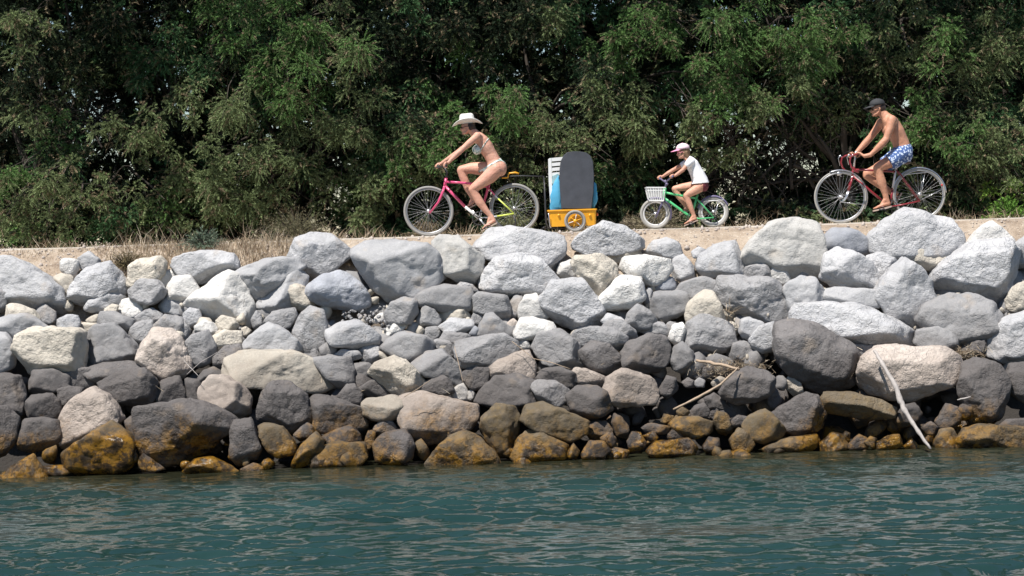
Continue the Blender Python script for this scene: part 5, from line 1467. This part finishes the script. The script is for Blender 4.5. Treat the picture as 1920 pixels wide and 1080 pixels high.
def hand(mb, wrist, bar_c, bar_d, s=1.0, side=-1):
    """hand closed round a bar: palm on top, four fingers curling forward and under, thumb below"""
    wrist = Vector(wrist); bar_c = Vector(bar_c); d = Vector(bar_d).normalized()
    if d.y * side < 0: d = -d                        # d points to the little finger side
    back = (wrist - bar_c); back -= d * back.dot(d); back.normalize()   # from bar to wrist
    upv = d.cross(back); upv = upv if upv.z > 0 else -upv
    rb = .024 * s
    def ring(an, off, extra=0): return bar_c + d * off + (back * math.cos(an) + upv * math.sin(an)) * (rb + extra)
    kn = [ring(R(88), o_, .004) for o_ in (-.030 * s, -.010 * s, .010 * s, .029 * s)]
    pc = bar_c + back * .030 * s + upv * .026 * s
    # palm: flattened block from wrist to knuckles
    for k in kn: mb.limb([wrist.lerp(pc, .25), pc + (k - bar_c - upv * (rb)) * .8, k], [.016 * s, .0135 * s, .0095 * s], 8)
    for k, (o_, L) in enumerate(zip((-.030, -.010, .010, .029), (.95, 1.05, 1.0, .8))):
        o_ *= s; f = [ring(R(88), o_, .004), ring(R(140 + 6 * L), o_, .004), ring(R(195 + 14 * L), o_, .002), ring(R(235 + 22 * L), o_, .0)]
        mb.limb(f, [.0092 * s, .0084 * s, .0077 * s, .0066 * s], 8)
    th = [wrist.lerp(pc, .55) - d * .026 * s, ring(R(25), -.040 * s, .006), ring(R(-25), -.036 * s, .002), ring(R(-70), -.026 * s, 0)]
    mb.limb(th, [.0125 * s, .011 * s, .0095 * s, .008 * s], 8)
def foot(mb, ankle, heel, toe, s=1.0, y=0.0):
    ankle, heel, toe = Vector(ankle), Vector(heel), Vector(toe)
    f = (toe - heel); L = f.length; f.normalize(); lat = Vector((0, 1, 0)); u = f.cross(lat); u = u if u.z > 0 else -u
    h = heel + u * .028 * s + f * .025 * s
    mb.limb([ankle, h], [.034 * s, .029 * s], 12)
    mid = heel + f * L * .5 + u * .030 * s; ball = heel + f * L * .74 + u * .019 * s
    mb.limb([ankle + f * .01, mid], [.032 * s, .025 * s], 12)
    for o_ in (-.018, .0, .018): mb.limb([h + lat * o_ * .5 * s, mid + lat * o_ * s - u * .008, ball + lat * o_ * 1.25 * s], [.024 * s, .019 * s, .0155 * s], 10)
    for k, o_ in enumerate((-.030, -.015, .0, .014, .027)):
        q = k if y > 0 else 4 - k
        e = heel + f * (L * (.99 - .022 * abs(q - 0) - .0)) + lat * o_ * s + u * .009 * s
        mb.limb([ball + lat * o_ * .9 * s, e], [.0115 * s, (.0105 if q == 0 else .0078) * s], 8)
def sandal(name, heel, toe, s, mat, sole, parent):
    heel, toe = Vector(heel), Vector(toe); f = (toe - heel); L = f.length; f.normalize(); lat = Vector((0, 1, 0)); u = f.cross(lat); u = u if u.z > 0 else -u
    ol = [(-.02, .0), (-.01, .026), (.25, .030), (.5, .030), (.8, .044), (.95, .038), (1.04, .016), (1.05, 0)]
    pts = [(t * L, w * s) for t, w in ol] + [(t * L, -w * s) for t, w in ol[-2:0:-1]]
    mb = MB(); n = len(pts); vs = []
    for dz in (-.022, -.006): vs += [heel + f * a + lat * w + u * dz * s for a, w in pts]
    fs = [tuple(range(n)), tuple(range(n, 2 * n))] + [(k, (k + 1) % n, (k + 1) % n + n, k + n) for k in range(n)]
    mb.add(vs, fs); so_ = mb.build(name, sole, parent, auto=40)
    st = MB(); tp = heel + f * L * .80 + u * .014 * s
    for sg in (-1, 1): st.tube([tp, heel + f * L * .66 + lat * sg * .028 * s + u * .034 * s, heel + f * L * .46 + lat * sg * .037 * s + u * .012 * s, heel + f * L * .42 + lat * sg * .033 * s - u * .01 * s], [(.006, .003)] * 4, 6)
    st.build('sandal_strap', mat, so_)
def head(mb, c, r, tilt, s=1.0, chin=None):
    """head facing -x, tilted forward by tilt; r = cranium radius"""
    c = Vector(c); M = Matrix.Rotation(-tilt, 3, 'Y')
    def L(x, y, z): return c + M @ Vector((x * r, y * r, z * r))
    mb.ball(L(.12, 0, .12), (r * 1.02, r * .80, r * .98), 20, 14, M)
    mb.ball(L(-.28, 0, -.05), (r * .72, r * .68, r * .88), 18, 12, M)
    mb.ball(L(-.42, 0, -.68), (r * .50, r * .50, r * .52), 16, 10, M)
    for sg in (-1, 1):
        mb.limb([L(.12, sg * .58, -.45), L(-.30, sg * .46, -.80), L(-.70, sg * .16, -.98)], [r * .20, r * .17, r * .17], 10)   # jaw
        mb.ball(L(-.66, sg * .40, -.32), (r * .22, r * .22, r * .2), 10, 8)      # cheek
        mb.limb([L(-.86, sg * .12, .10), L(-.80, sg * .46, .12)], [r * .12, r * .10], 8)  # brow
        mb.ball(L(.10, sg * .80, -.16), (r * .17, r * .07, r * .25), 12, 8, M)     # ear
        mb.ball(L(.14, sg * .84, -.20), (r * .09, r * .06, r * .16), 10, 6, M)
    mb.limb([L(-.93, 0, -.06), L(-1.12, 0, -.36)], [r * .10, r * .145], 10)        # nose
    for sg in (-1, 1): mb.ball(L(-1.02, sg * .11, -.40), r * .09, 8, 6)
    mb.limb([L(-.90, -.16, -.63), L(-.97, 0, -.61), L(-.90, .16, -.63)], [r * .065] * 3, 8)
    mb.limb([L(-.88, -.14, -.74), L(-.94, 0, -.75), L(-.88, .14, -.74)], [r * .07] * 3, 8)
    mb.ball(L(-.84, 0, -.98), (r * .2, r * .22, r * .17), 10, 8)
    return L
def eyes(L, r, parent):
    EW = plain('eye_white', (.75, .74, .72), .2); EB = plain('dark_iris', (.03, .02, .015), .2)
    for sg in (-1, 1):
        a = MB().ball(L(-.80, sg * .33, -.10), r * .13, 10, 8).build('eye', EW, parent)
        MB().ball(L(-.90, sg * .34, -.10), r * .06, 8, 6).build('iris', EB, a)
def glasses(L, parent, mat):
    g = MB()
    for sg in (-1, 1):
        g.tube([L(-.97, sg * .36, -.06), L(-1.02, sg * .36, -.07)], [.021, .019], 14)
        g.tube([L(-.97, sg * .58, .0), L(-.6, sg * .76, -.02), L(.05, sg * .86, -.02)], .0032, 6)
    g.tube([L(-1.01, -.15, 0), L(-1.03, 0, .02), L(-1.01, .15, 0)], .003, 6)
    return g.build('sunglasses', mat, parent)
BLK = plain('black_lens', (.01, .01, .012), .12); DARKH = plain('dark_brown_hair', (.035, .02, .014), .5, var=.4, scale=50, bump=.6)
HAIRC = plain('light_brown_hair', (.20, .12, .065), .55, var=.35, scale=60, bump=.7)
STRAWH = plain('white_straw_hat_weave', (.80, .78, .72), .75, var=.06, scale=90, bump=.35)
def patterned(name, base, c1, c2, scale, th=(.5, .56)):
    m, t, b = mat_new(name); tc = t.nodes.new('ShaderNodeTexCoord'); v = tc.outputs['Object']
    vr = t.nodes.new('ShaderNodeTexVoronoi'); vr.inputs['Scale'].default_value = scale; vr.distance = 'MANHATTAN'; vr.inputs['Randomness'].default_value = .8
    t.links.new(v, vr.inputs['Vector'])
    n1 = noise_n(t, v, scale * .8, 3, .6)
    c = mix_c(t, ramp(t, vr.outputs['Distance'], [(th[0] - .06, 0), (th[0], 1)]), base, c1)
    c = mix_c(t, ramp(t, n1, [(th[1], 0), (th[1] + .03, 1)]), c, c2)
    t.links.new(c, b.inputs['Base Color']); b.inputs['Roughness'].default_value = .8
    return m

# ======== woman
wm = empty('person', Q(925, 330)); tag(wm, 'person in a white cowboy hat, sunglasses and green patterned bikini riding the pink bicycle', 'person', 'people riding bicycles')
mb = MB()
loft(mb, [(Q(887, 246), .052, .050), (Q(892, 251), .058, .056), (Q(897, 256), .115, .070), (Q(903, 264), .148, .092), (Q(911, 276), .145, .100), (Q(919, 289), .124, .088), (Q(925, 300), .130, .092),
          (Q(929, 310), .160, .112), (Q(931, 320), .172, .118), (Q(931, 328), .13, .085)])
mb.limb([Q(880, 241), Q(889, 250)], [.048, .054], 14)
for y_, sh in ((-1, (895, 256)), (1, (890, 259))):
    s_ = Q(*sh, .158 * y_)
    mb.limb([Q(900, 262, .09 * y_), s_], [.062, .054], 14)
mb.limb([Q(895, 256.5, -.162), Q(880, 269, -.185), Q(865, 283, -.20), Q(862, 286, -.205)], [.050, .042, .035, .034], 14)
mb.limb([Q(863, 285, -.205), Q(856, 291, -.212), Q(845, 302, -.225), Q(841.5, 306, -.235)], [.036, .036, .025, .0225], 14)
mb.limb([Q(890, 259, .16), Q(873, 273, .19), Q(856, 286, .20)], [.050, .041, .035], 14)
mb.limb([Q(856, 286, .20), Q(846, 293, .21), Q(829, 304, .235), Q(824, 307.5, .245)], [.036, .035, .025, .022], 14)
for sg in (-1, 1): mb.ball(Q(894.5, 281, .072 * sg), (.058, .062, .060), 14, 10)
for sg in (-1, 1): mb.ball(Q(938, 316, .075 * sg), (.088, .09, .105), 14, 10)
# legs: near
mb.limb([Q(931, 318, -.092), Q(918, 331, -.098), Q(902, 343, -.095), Q(890, 352, -.09), Q(886.5, 355.5, -.088)], [.102, .096, .076, .062, .057], 16)
mb.limb([Q(887, 356, -.088), Q(892, 366, -.09), Q(899, 378, -.09), Q(910, 393, -.092), Q(920, 405, -.095)], [.057, .056, .057, .042, .032], 16)
foot(mb, Q(921, 406, -.095), Q(931, 416, -.098), Q(905, 429.5, -.10), 1.0, -1)
# far leg: thigh almost level, knee forward
mb.limb([Q(930, 317, .092), Q(905, 316, .098), Q(884, 315, .095), Q(865, 318, .09)], [.102, .092, .074, .058], 16)
mb.limb([Q(864.5, 319, .09), Q(869, 333, .09), Q(876, 350, .09), Q(885, 368, .092), Q(887, 373, .092)], [.057, .056, .050, .036, .031], 16)
foot(mb, Q(887, 373, .095), Q(896, 379, .098), Q(873, 391, .10), 1.0, 1)
hd = head(mb, Q(876.5, 237), .084, R(8))
hand(mb, Q(841, 307, -.235), Q(837, 311.5, -.235), HB1f - HB1n, 1.0, -1)
hand(mb, Q(824, 308.5, .245), Q(819.5, 311.5, .235), HB1f - HB1n, 1.0, 1)
bw = remesh(mb, 'body', SK_W, .006, 5); link('body', bw, wm)
BIK = patterned('green_patterned_fabric', (.45, .62, .53), (.75, .80, .74), (.10, .24, .20), 32)
b0, b1 = Q(894, 280), Q(925, 263)
ax_ = (Q(929, 312) - Q(897, 256)).normalized(); o_ = Q(897, 256); frt = Vector((-1, 0, 0)) - ax_ * Vector((-1, 0, 0)).dot(ax_); frt.normalize()
def cups(p, nn):
    for sg in (-1, 1):
        q = p - Q(893.5, 280.5, .072 * sg)
        if q.length < .072 and (p - Q(905, 275)).dot(frt) > .045: return True
    return False
shell(bw, 'bikini_top', cups, .003, BIK, wm)
def strap(p, nn):
    if abs(p.y - YB) > .15 and (p - Q(905, 275)).dot(frt) > -.02 : pass
    a = (p - o_).dot(ax_); w_ = .150 + .05 * ((p - Q(905, 275)).dot(frt)) / .1
    return abs(a - w_) < .006 and (p - Q(908, 272)).length < .22 and not (abs(p.y - YB) > .155)
shell(bw, 'bikini_strap', strap, .003, BIK, wm)
def bottom(p, nn):
    a = (p - Q(925, 300)).dot(ax_); f = (p - Q(931, 316)).dot(frt); y = abs(p.y - YB)
    if abs(a - .040) < .011 and (p - Q(930, 312)).length < .24 and p.z > Q(930, 330).z: return True
    if f < -.02: return a > .035 and y < .125 - max(0, (a - .05)) * .55 and p.z > Q(930, 336).z and p.x > Q(926, 300).x
    return a > .035 and a < .15 and y < .13 - (a - .03) * 1.3 and p.x > Q(905, 300).x
shell(bw, 'bikini_bottom', bottom, .003, BIK, wm)
glasses(hd, wm, BLK)
mb = MB(); mb.ball(hd(.42, 0, .05), (.070, .072, .085), 18, 12); mb.limb([hd(.70, 0, -.2), hd(.9, 0, -.6), hd(1.0, 0, -.95)], [.045, .035, .018], 12); mb.limb([hd(.3, -.75, 0), hd(.35, -.8, -.55)], [.02, .012], 8)
link('hair', remesh(mb, 'hair', DARKH, .006, 3), wm)
# cowboy hat
def hat_brim(name, c, tilt, rx, ry, curl, crown, mat, parent):
    M = Matrix.Rotation(-tilt, 3, 'Y'); mb = MB(); n = 48; rings = []
    for k, (f, dz) in enumerate([(.50, .0), (.62, -.004), (.8, -.004), (.93, 0), (1.0, .004), (1.0, .010), (.92, .006), (.78, .002), (.6, .003), (.50, .010)]):
        g = []
        for i in range(n):
            a = 2 * math.pi * i / n; x = rx * f * math.cos(a); y = ry * f * math.sin(a)
            z = dz + curl * (abs(math.sin(a)) ** 1.6) * max(0, (f - .5) / .5) ** 1.3 - .040 * (abs(math.cos(a)) ** 3) * max(0, (f - .5) / .5) ** 1.4
            g.append(c + M @ Vector((x, y, z)))
        rings.append(g)
    vs = [v for g in rings for v in g]; fs = []
    for i in range(len(rings)):
        j = (i + 1) % len(rings)
        for k in range(n): fs.append((i * n + k, i * n + (k + 1) % n, j * n + (k + 1) % n, j * n + k))
    mb.add(vs, fs); hatb = mb.build(name, mat, parent)
    mb = MB(); rings = []
    for (f, z) in crown:
        g = []
        for i in range(n):
            a = 2 * math.pi * i / n; pinch = 1 - .0 * abs(math.sin(a))
            dent = -.020 * max(0, 1 - abs(math.sin(a)) * 2.2) * (z > .095) - .006 * (z > .10)
            g.append(c + M @ Vector((rx * .5 * f * math.cos(a) * 1.0, ry * .5 * f * 1.02 * math.sin(a), z + dent * (1 - abs(math.cos(a)) * .6))))
        rings.append(g)
    vs = [v for g in rings for v in g]; fs = []
    for i in range(len(rings) - 1):
        for k in range(n): fs.append((i * n + k, i * n + (k + 1) % n, (i + 1) * n + (k + 1) % n, (i + 1) * n + k))
    fs.append(tuple(range((len(rings) - 1) * n, len(rings) * n)))
    mb.add(vs, fs); mb.build('hat_crown', mat, hatb); return hatb
hc = Q(876, 230)
hat_brim('cowboy_hat', hc, R(4), .200, .155, .045, [(1.03, -.01), (1.03, .02), (.98, .06), (.92, .095), (.86, .115), (.70, .124), (.35, .120), (.12, .117)], STRAWH, wm)
FLIP = plain('pale_pink_sandal', (.62, .40, .37), .6); SOLE = plain('sandal_sole', (.45, .34, .28), .8)
sandal('sandal', Q(931, 416, -.098), Q(904, 430.5, -.10), 1.0, FLIP, SOLE, wm); sandal('sandal', Q(896, 379, .098), Q(872, 391.5, .10), 1.0, FLIP, SOLE, wm)

# ======== child
ck = empty('person', Q(1314, 352)); tag(ck, "small person in a pink and white cap and white t-shirt on the green bicycle", 'person', 'people riding bicycles')
mb = MB()
loft(mb, [(Q(1286, 294), .036, .036), (Q(1290, 298), .045, .042), (Q(1294, 302), .085, .056), (Q(1299, 311), .103, .072), (Q(1305, 322), .10, .072), (Q(1311, 333), .098, .072), (Q(1315, 342), .108, .080), (Q(1317, 351), .108, .080), (Q(1316, 357), .08, .055)])
mb.limb([Q(1283, 291), Q(1289, 298)], [.034, .038], 12)
mb.limb([Q(1294, 303, -.105), Q(1286, 311, -.125), Q(1279, 319, -.14)], [.036, .030, .026], 12); mb.limb([Q(1279, 319, -.14), Q(1271, 325, -.15), Q(1263.5, 330, -.165)], [.027, .026, .018], 12)
mb.limb([Q(1289, 304, .105), Q(1277, 311, .125), Q(1264, 318, .145)], [.036, .030, .026], 12); mb.limb([Q(1264, 318, .145), Q(1254, 324, .15), Q(1243.5, 331, .165)], [.027, .026, .018], 12)
mb.limb([Q(1315, 349, -.062), Q(1302, 357, -.07), Q(1291, 363, -.075), Q(1286, 367, -.075)], [.070, .062, .050, .042], 14)
mb.limb([Q(1286, 367.5, -.075), Q(1290, 378, -.075), Q(1294, 388, -.075), Q(1300, 404, -.075)], [.041, .040, .037, .025], 14)
foot(mb, Q(1300.5, 405, -.075), Q(1306.5, 411.5, -.075), Q(1283, 420.5, -.078), .80, -1)
mb.limb([Q(1314, 349, .062), Q(1296, 349, .07), Q(1280, 351, .075), Q(1266, 354, .075)], [.070, .060, .050, .042], 14)
mb.limb([Q(1266, 355, .075), Q(1273, 367, .075), Q(1279, 375, .075), Q(1288, 387, .075)], [.041, .040, .036, .025], 14)
foot(mb, Q(1288, 387, .075), Q(1297, 391, .075), Q(1276, 400, .078), .80, 1)
hdc = head(mb, Q(1280, 284.5), .072, R(10))
hand(mb, Q(1263, 330.5, -.165), Q(1258, 332, -.165), HB2f - HB2n, .78, -1); hand(mb, Q(1243, 331.5, .165), Q(1238, 333.5, .165), HB2f - HB2n, .78, 1)
bc = remesh(mb, 'body', SK_C, .0055, 4); link('body', bc, ck)
TSH = plain('white_cotton', (.78, .78, .80), .9, var=.04, scale=14, bump=.5); DRED = plain('dark_red_shorts', (.13, .02, .03), .8); PINKF = plain('pink_cap_fabric', (.80, .33, .50), .8, var=.05)
mb = MB()
loft(mb, [(Q(1289, 297.5), .055, .048), (Q(1293, 300.5), .098, .062), (Q(1298, 308), .116, .082), (Q(1304, 320), .116, .088), (Q(1309.5, 331), .122, .096), (Q(1312, 338), .130, .108), (Q(1312.5, 344), .140, .122)])
mb.limb([Q(1295, 303, -.10), Q(1288, 309, -.125)], [.050, .044], 14); mb.limb([Q(1290, 304, .10), Q(1281, 309, .125)], [.050, .042], 14)
me = remesh(mb, 'tshirt', TSH, .006, 3)
for v in me.vertices: v.co += v.normal * .004 * noise.noise(v.co * 16)
link('tshirt', me, ck)
def cshort(p, nn): return p.z < Q(1316, 342).z and p.x > Q(1316.5, 350).x + (abs(p.y - YB) - .05) * .0 and p.z > Q(1316, 360).z
shell(bc, 'shorts', cshort, .004, DRED, ck)
mb = MB(); mb.ball(hdc(.22, 0, .05), (.077, .064, .080), 16, 12); mb.limb([hdc(.5, -.45, -.3), hdc(.6, -.45, -.9), hdc(.55, -.4, -1.3)], [.035, .028, .014], 10); mb.limb([hdc(.5, .45, -.3), hdc(.6, .45, -.9), hdc(.55, .4, -1.3)], [.035, .028, .014], 10); mb.limb([hdc(.85, 0, -.2), hdc(.95, 0, -.8)], [.035, .02], 10)
link('hair', remesh(mb, 'hair', HAIRC, .006, 2), ck)
def cap(c, r, tilt, crownm, brimm, parent, name='cap', bl=1.0, band=None):
    M = Matrix.Rotation(-tilt, 3, 'Y'); mb = MB(); n = 28; rings = []
    for k in range(9):
        th = math.pi / 2 * k / 8; rr = math.cos(th); z = math.sin(th) ** .8
        rings.append([c + M @ Vector((r * 1.10 * rr * math.cos(2 * math.pi * i / n), r * .90 * rr * math.sin(2 * math.pi * i / n), r * .95 * z)) for i in range(n)])
    vs = [v for g in rings for v in g]; fs = []
    for i in range(8):
        for k in range(n): fs.append((i * n + k, i * n + (k + 1) % n, (i + 1) * n + (k + 1) % n, (i + 1) * n + k))
    fs.append(tuple(reversed(range(n))))
    mb.add(vs, fs); cp = mb.build(name, crownm, parent)
    mb = MB(); vs = []; fs = []; m_ = 13
    for t in (0, .35, .7, 1.0):
        for s_ in (0, 1):
            for k in range(m_):
                a = math.pi * (.5 + .12) + math.pi * (.76) * k / (m_ - 1)
                x = r * 1.08 * math.cos(a); y = r * .88 * math.sin(a)
                ext = t * r * bl * (math.sin(math.pi * k / (m_ - 1)) ** .6)
                drop = -.26 * ext + .10 * r * (abs(y) / r) ** 2 * -1.8 * t
                vs.append(c + M @ Vector((x - ext, y * (1 - .08 * t), r * .02 + drop + s_ * .005)))
    for t in range(3):
        for k in range(m_ - 1):
            a0 = t * 2 * m_; fs.append((a0 + k, a0 + k + 1, a0 + 2 * m_ + k + 1, a0 + 2 * m_ + k)); fs.append((a0 + m_ + k, a0 + m_ + k + 1, a0 + 3 * m_ + k + 1, a0 + 3 * m_ + k))
    for k in range(m_ - 1): a0 = 6 * m_; fs.append((a0 + k, a0 + k + 1, a0 + m_ + k + 1, a0 + m_ + k))
    mb.add(vs, fs); mb.build('cap_brim', brimm, cp)
    MB().ball(c + M @ Vector((0, 0, r * .96)), (.008, .008, .005), 8, 6).build('cap_button', brimm, cp)
    return cp
CAPW = plain('pale_pink_cap', (.80, .60, .66), .8, var=.05)
cap(Q(1280.5, 279.5), .082, R(6), CAPW, PINKF, ck, bl=.95)
g = MB().tube([hdc(-.95, -.36, -.08), hdc(-1.0, -.36, -.08)], [.017, .015], 12).tube([hdc(-.95, .36, -.08), hdc(-1.0, .36, -.08)], [.017, .015], 12).tube([hdc(-.95, -.55, -.04), hdc(-.5, -.78, -.05), hdc(.05, -.86, -.05)], .003, 6); g.build('pink_glasses', plain('pink_frame', (.75, .25, .35), .3), ck)
sandal('sandal', Q(1306.5, 411.5, -.075), Q(1282, 421.5, -.078), .80, FLIP, SOLE, ck); sandal('sandal', Q(1297, 391, .075), Q(1275, 400.5, .078), .80, FLIP, SOLE, ck)

# ======== man
mn = empty('person', Q(1690, 300)); tag(mn, 'shirtless person in a black cap and blue patterned swim shorts riding the dark red bicycle', 'person', 'people riding bicycles')
mb = MB()
loft(mb, [(Q(1656, 213), .056, .056), (Q(1660, 218), .075, .064), (Q(1665, 224), .150, .085), (Q(1672, 236), .178, .112), (Q(1679, 248), .170, .116), (Q(1686, 261), .152, .104), (Q(1690, 271), .150, .106),
          (Q(1692, 281), .162, .116), (Q(1691, 292), .168, .118), (Q(1690, 301), .12, .08)])
mb.limb([Q(1651, 208), Q(1660, 219)], [.056, .062], 14)
mb.limb([Q(1672, 230, -.10), Q(1667.5, 226, -.185)], [.078, .064], 14); mb.limb([Q(1666, 231, .10), Q(1657, 229, .185)], [.078, .062], 14)
mb.limb([Q(1667.5, 227, -.19), Q(1663, 243, -.215), Q(1656, 262, -.235)], [.062, .054, .043], 14)
mb.limb([Q(1656, 262, -.235), Q(1647, 272, -.24), Q(1633, 286, -.225), Q(1628, 290.5, -.22)], [.046, .046, .032, .028], 14)
mb.limb([Q(1656, 229, .19), Q(1647, 243, .215), Q(1636, 258, .235)], [.062, .052, .043], 14)
mb.limb([Q(1636, 258, .235), Q(1627, 268, .24), Q(1612, 284, .22), Q(1608, 288, .21)], [.046, .046, .032, .028], 14)
for sg in (-1, 1): mb.ball(Q(1663, 243, .08 * sg), (.055, .075, .06), 14, 10)
mb.limb([Q(1690, 290, -.095), Q(1674, 300, -.105), Q(1656, 308, -.105), Q(1643.5, 314, -.10)], [.100, .090, .074, .062], 16)
mb.limb([Q(1643, 315.5, -.10), Q(1646.5, 328, -.10), Q(1651, 343, -.10), Q(1657, 362, -.10), Q(1659.5, 373, -.10)], [.061, .058, .061, .041, .036], 16)
foot(mb, Q(1659.5, 374, -.10), Q(1668, 385, -.10), Q(1636.5, 392.5, -.105), 1.1, -1)
mb.limb([Q(1688, 291, .095), Q(1668, 305, .105), Q(1645, 318, .105), Q(1628, 326, .10)], [.100, .088, .072, .061], 16)
mb.limb([Q(1628, 328, .10), Q(1640, 337, .10), Q(1652, 345, .10), Q(1668, 357, .10), Q(1674, 361, .10)], [.060, .058, .058, .040, .036], 16)
foot(mb, Q(1675, 361, .10), Q(1689, 361, .10), Q(1678, 381, .105), 1.05, 1)
hdm = head(mb, Q(1646, 203), .088, R(6))
hand(mb, Q(1627, 291.5, -.22), Q(1615, 293, -.205), (0, 0, 0.001) if False else Vector((.9, -.15, .1)), 1.08, -1) if False else None
# both hands hold the tops and hoods of the drop bars
mb.limb([Q(1627, 291.5, -.22), Q(1617, 293.5, -.205)], [.030, .027], 10)
hand(mb, Q(1615, 293, -.20), Q(1604, 291.5, -.14), Vector((.25, 1, 0)), 1.1, -1); hand(mb, Q(1606.5, 289.5, .205), Q(1597.5, 291, .15), Vector((.25, 1, 0)), 1.1, 1)
bm_ = remesh(mb, 'body', SK_M, .0065, 5); link('body', bm_, mn)
SWIM = patterned('blue_white_patterned_fabric', (.58, .66, .80), (.05, .10, .26), (.06, .12, .30), 30, (.64, .57))
mb = MB()
loft(mb, [(Q(1691, 273), .160, .114), (Q(1692.5, 281), .176, .130), (Q(1691, 291), .185, .138), (Q(1689, 300), .170, .12)])
for sg in (-1, 1):
    e0, e1, e2 = (Q(1690, 289, .095 * sg), Q(1677, 298, .11 * sg), Q(1664.5, 305, .115 * sg)) if sg < 0 else (Q(1688, 290, .095), Q(1674, 301, .11), Q(1661, 310, .115))
    mb.tube([e0, e1, e2], [(.122, .122), (.118, .116), (.112, .106)], 20, squash=(0, 1, 0)); mb.ball(e0, (.122, .12, .12), 16, 12)
me = remesh(mb, 'swim_shorts', SWIM, .007, 3)
for v in me.vertices: v.co += v.normal * .007 * noise.noise(v.co * 13)
link('swim_shorts', me, mn)
MB().tube([Q(1669, 276, -.03), Q(1668, 282, -.035), Q(1670, 286, -.04)], .004, 6).build('drawstring', WPL, mn)
BCAP = plain('faded_black_cap', (.03, .031, .034), .8, var=.3)
cap(Q(1645, 197.5), .095, R(6), BCAP, BCAP, mn, bl=.95)
mb = MB(); mb.ball(hdm(.28, 0, .0), (.084, .072, .082), 16, 12); link('hair', remesh(mb, 'hair', DARKH, .006, 2), mn)
glasses(hdm, mn, BLK)
FLM = plain('dull_pink_flip_flop', (.42, .24, .23), .7)
sandal('sandal', Q(1668, 385, -.10), Q(1635, 393.5, -.105), 1.1, FLM, SOLE, mn); sandal('sandal', Q(1691, 361, .10), Q(1679, 382, .105), 1.05, FLM, SOLE, mn)
MB().torus((0, 0, 0), .031, .006, n=20, k=6).build('wristband', plain('pale_band', (.5, .55, .55), .5), mn)
wb = bpy.data.objects['wristband']; wb.location = Q(1610.5, 285.5, .216) - mn.location; wb.rotation_euler = (R(15), R(-45), R(80))
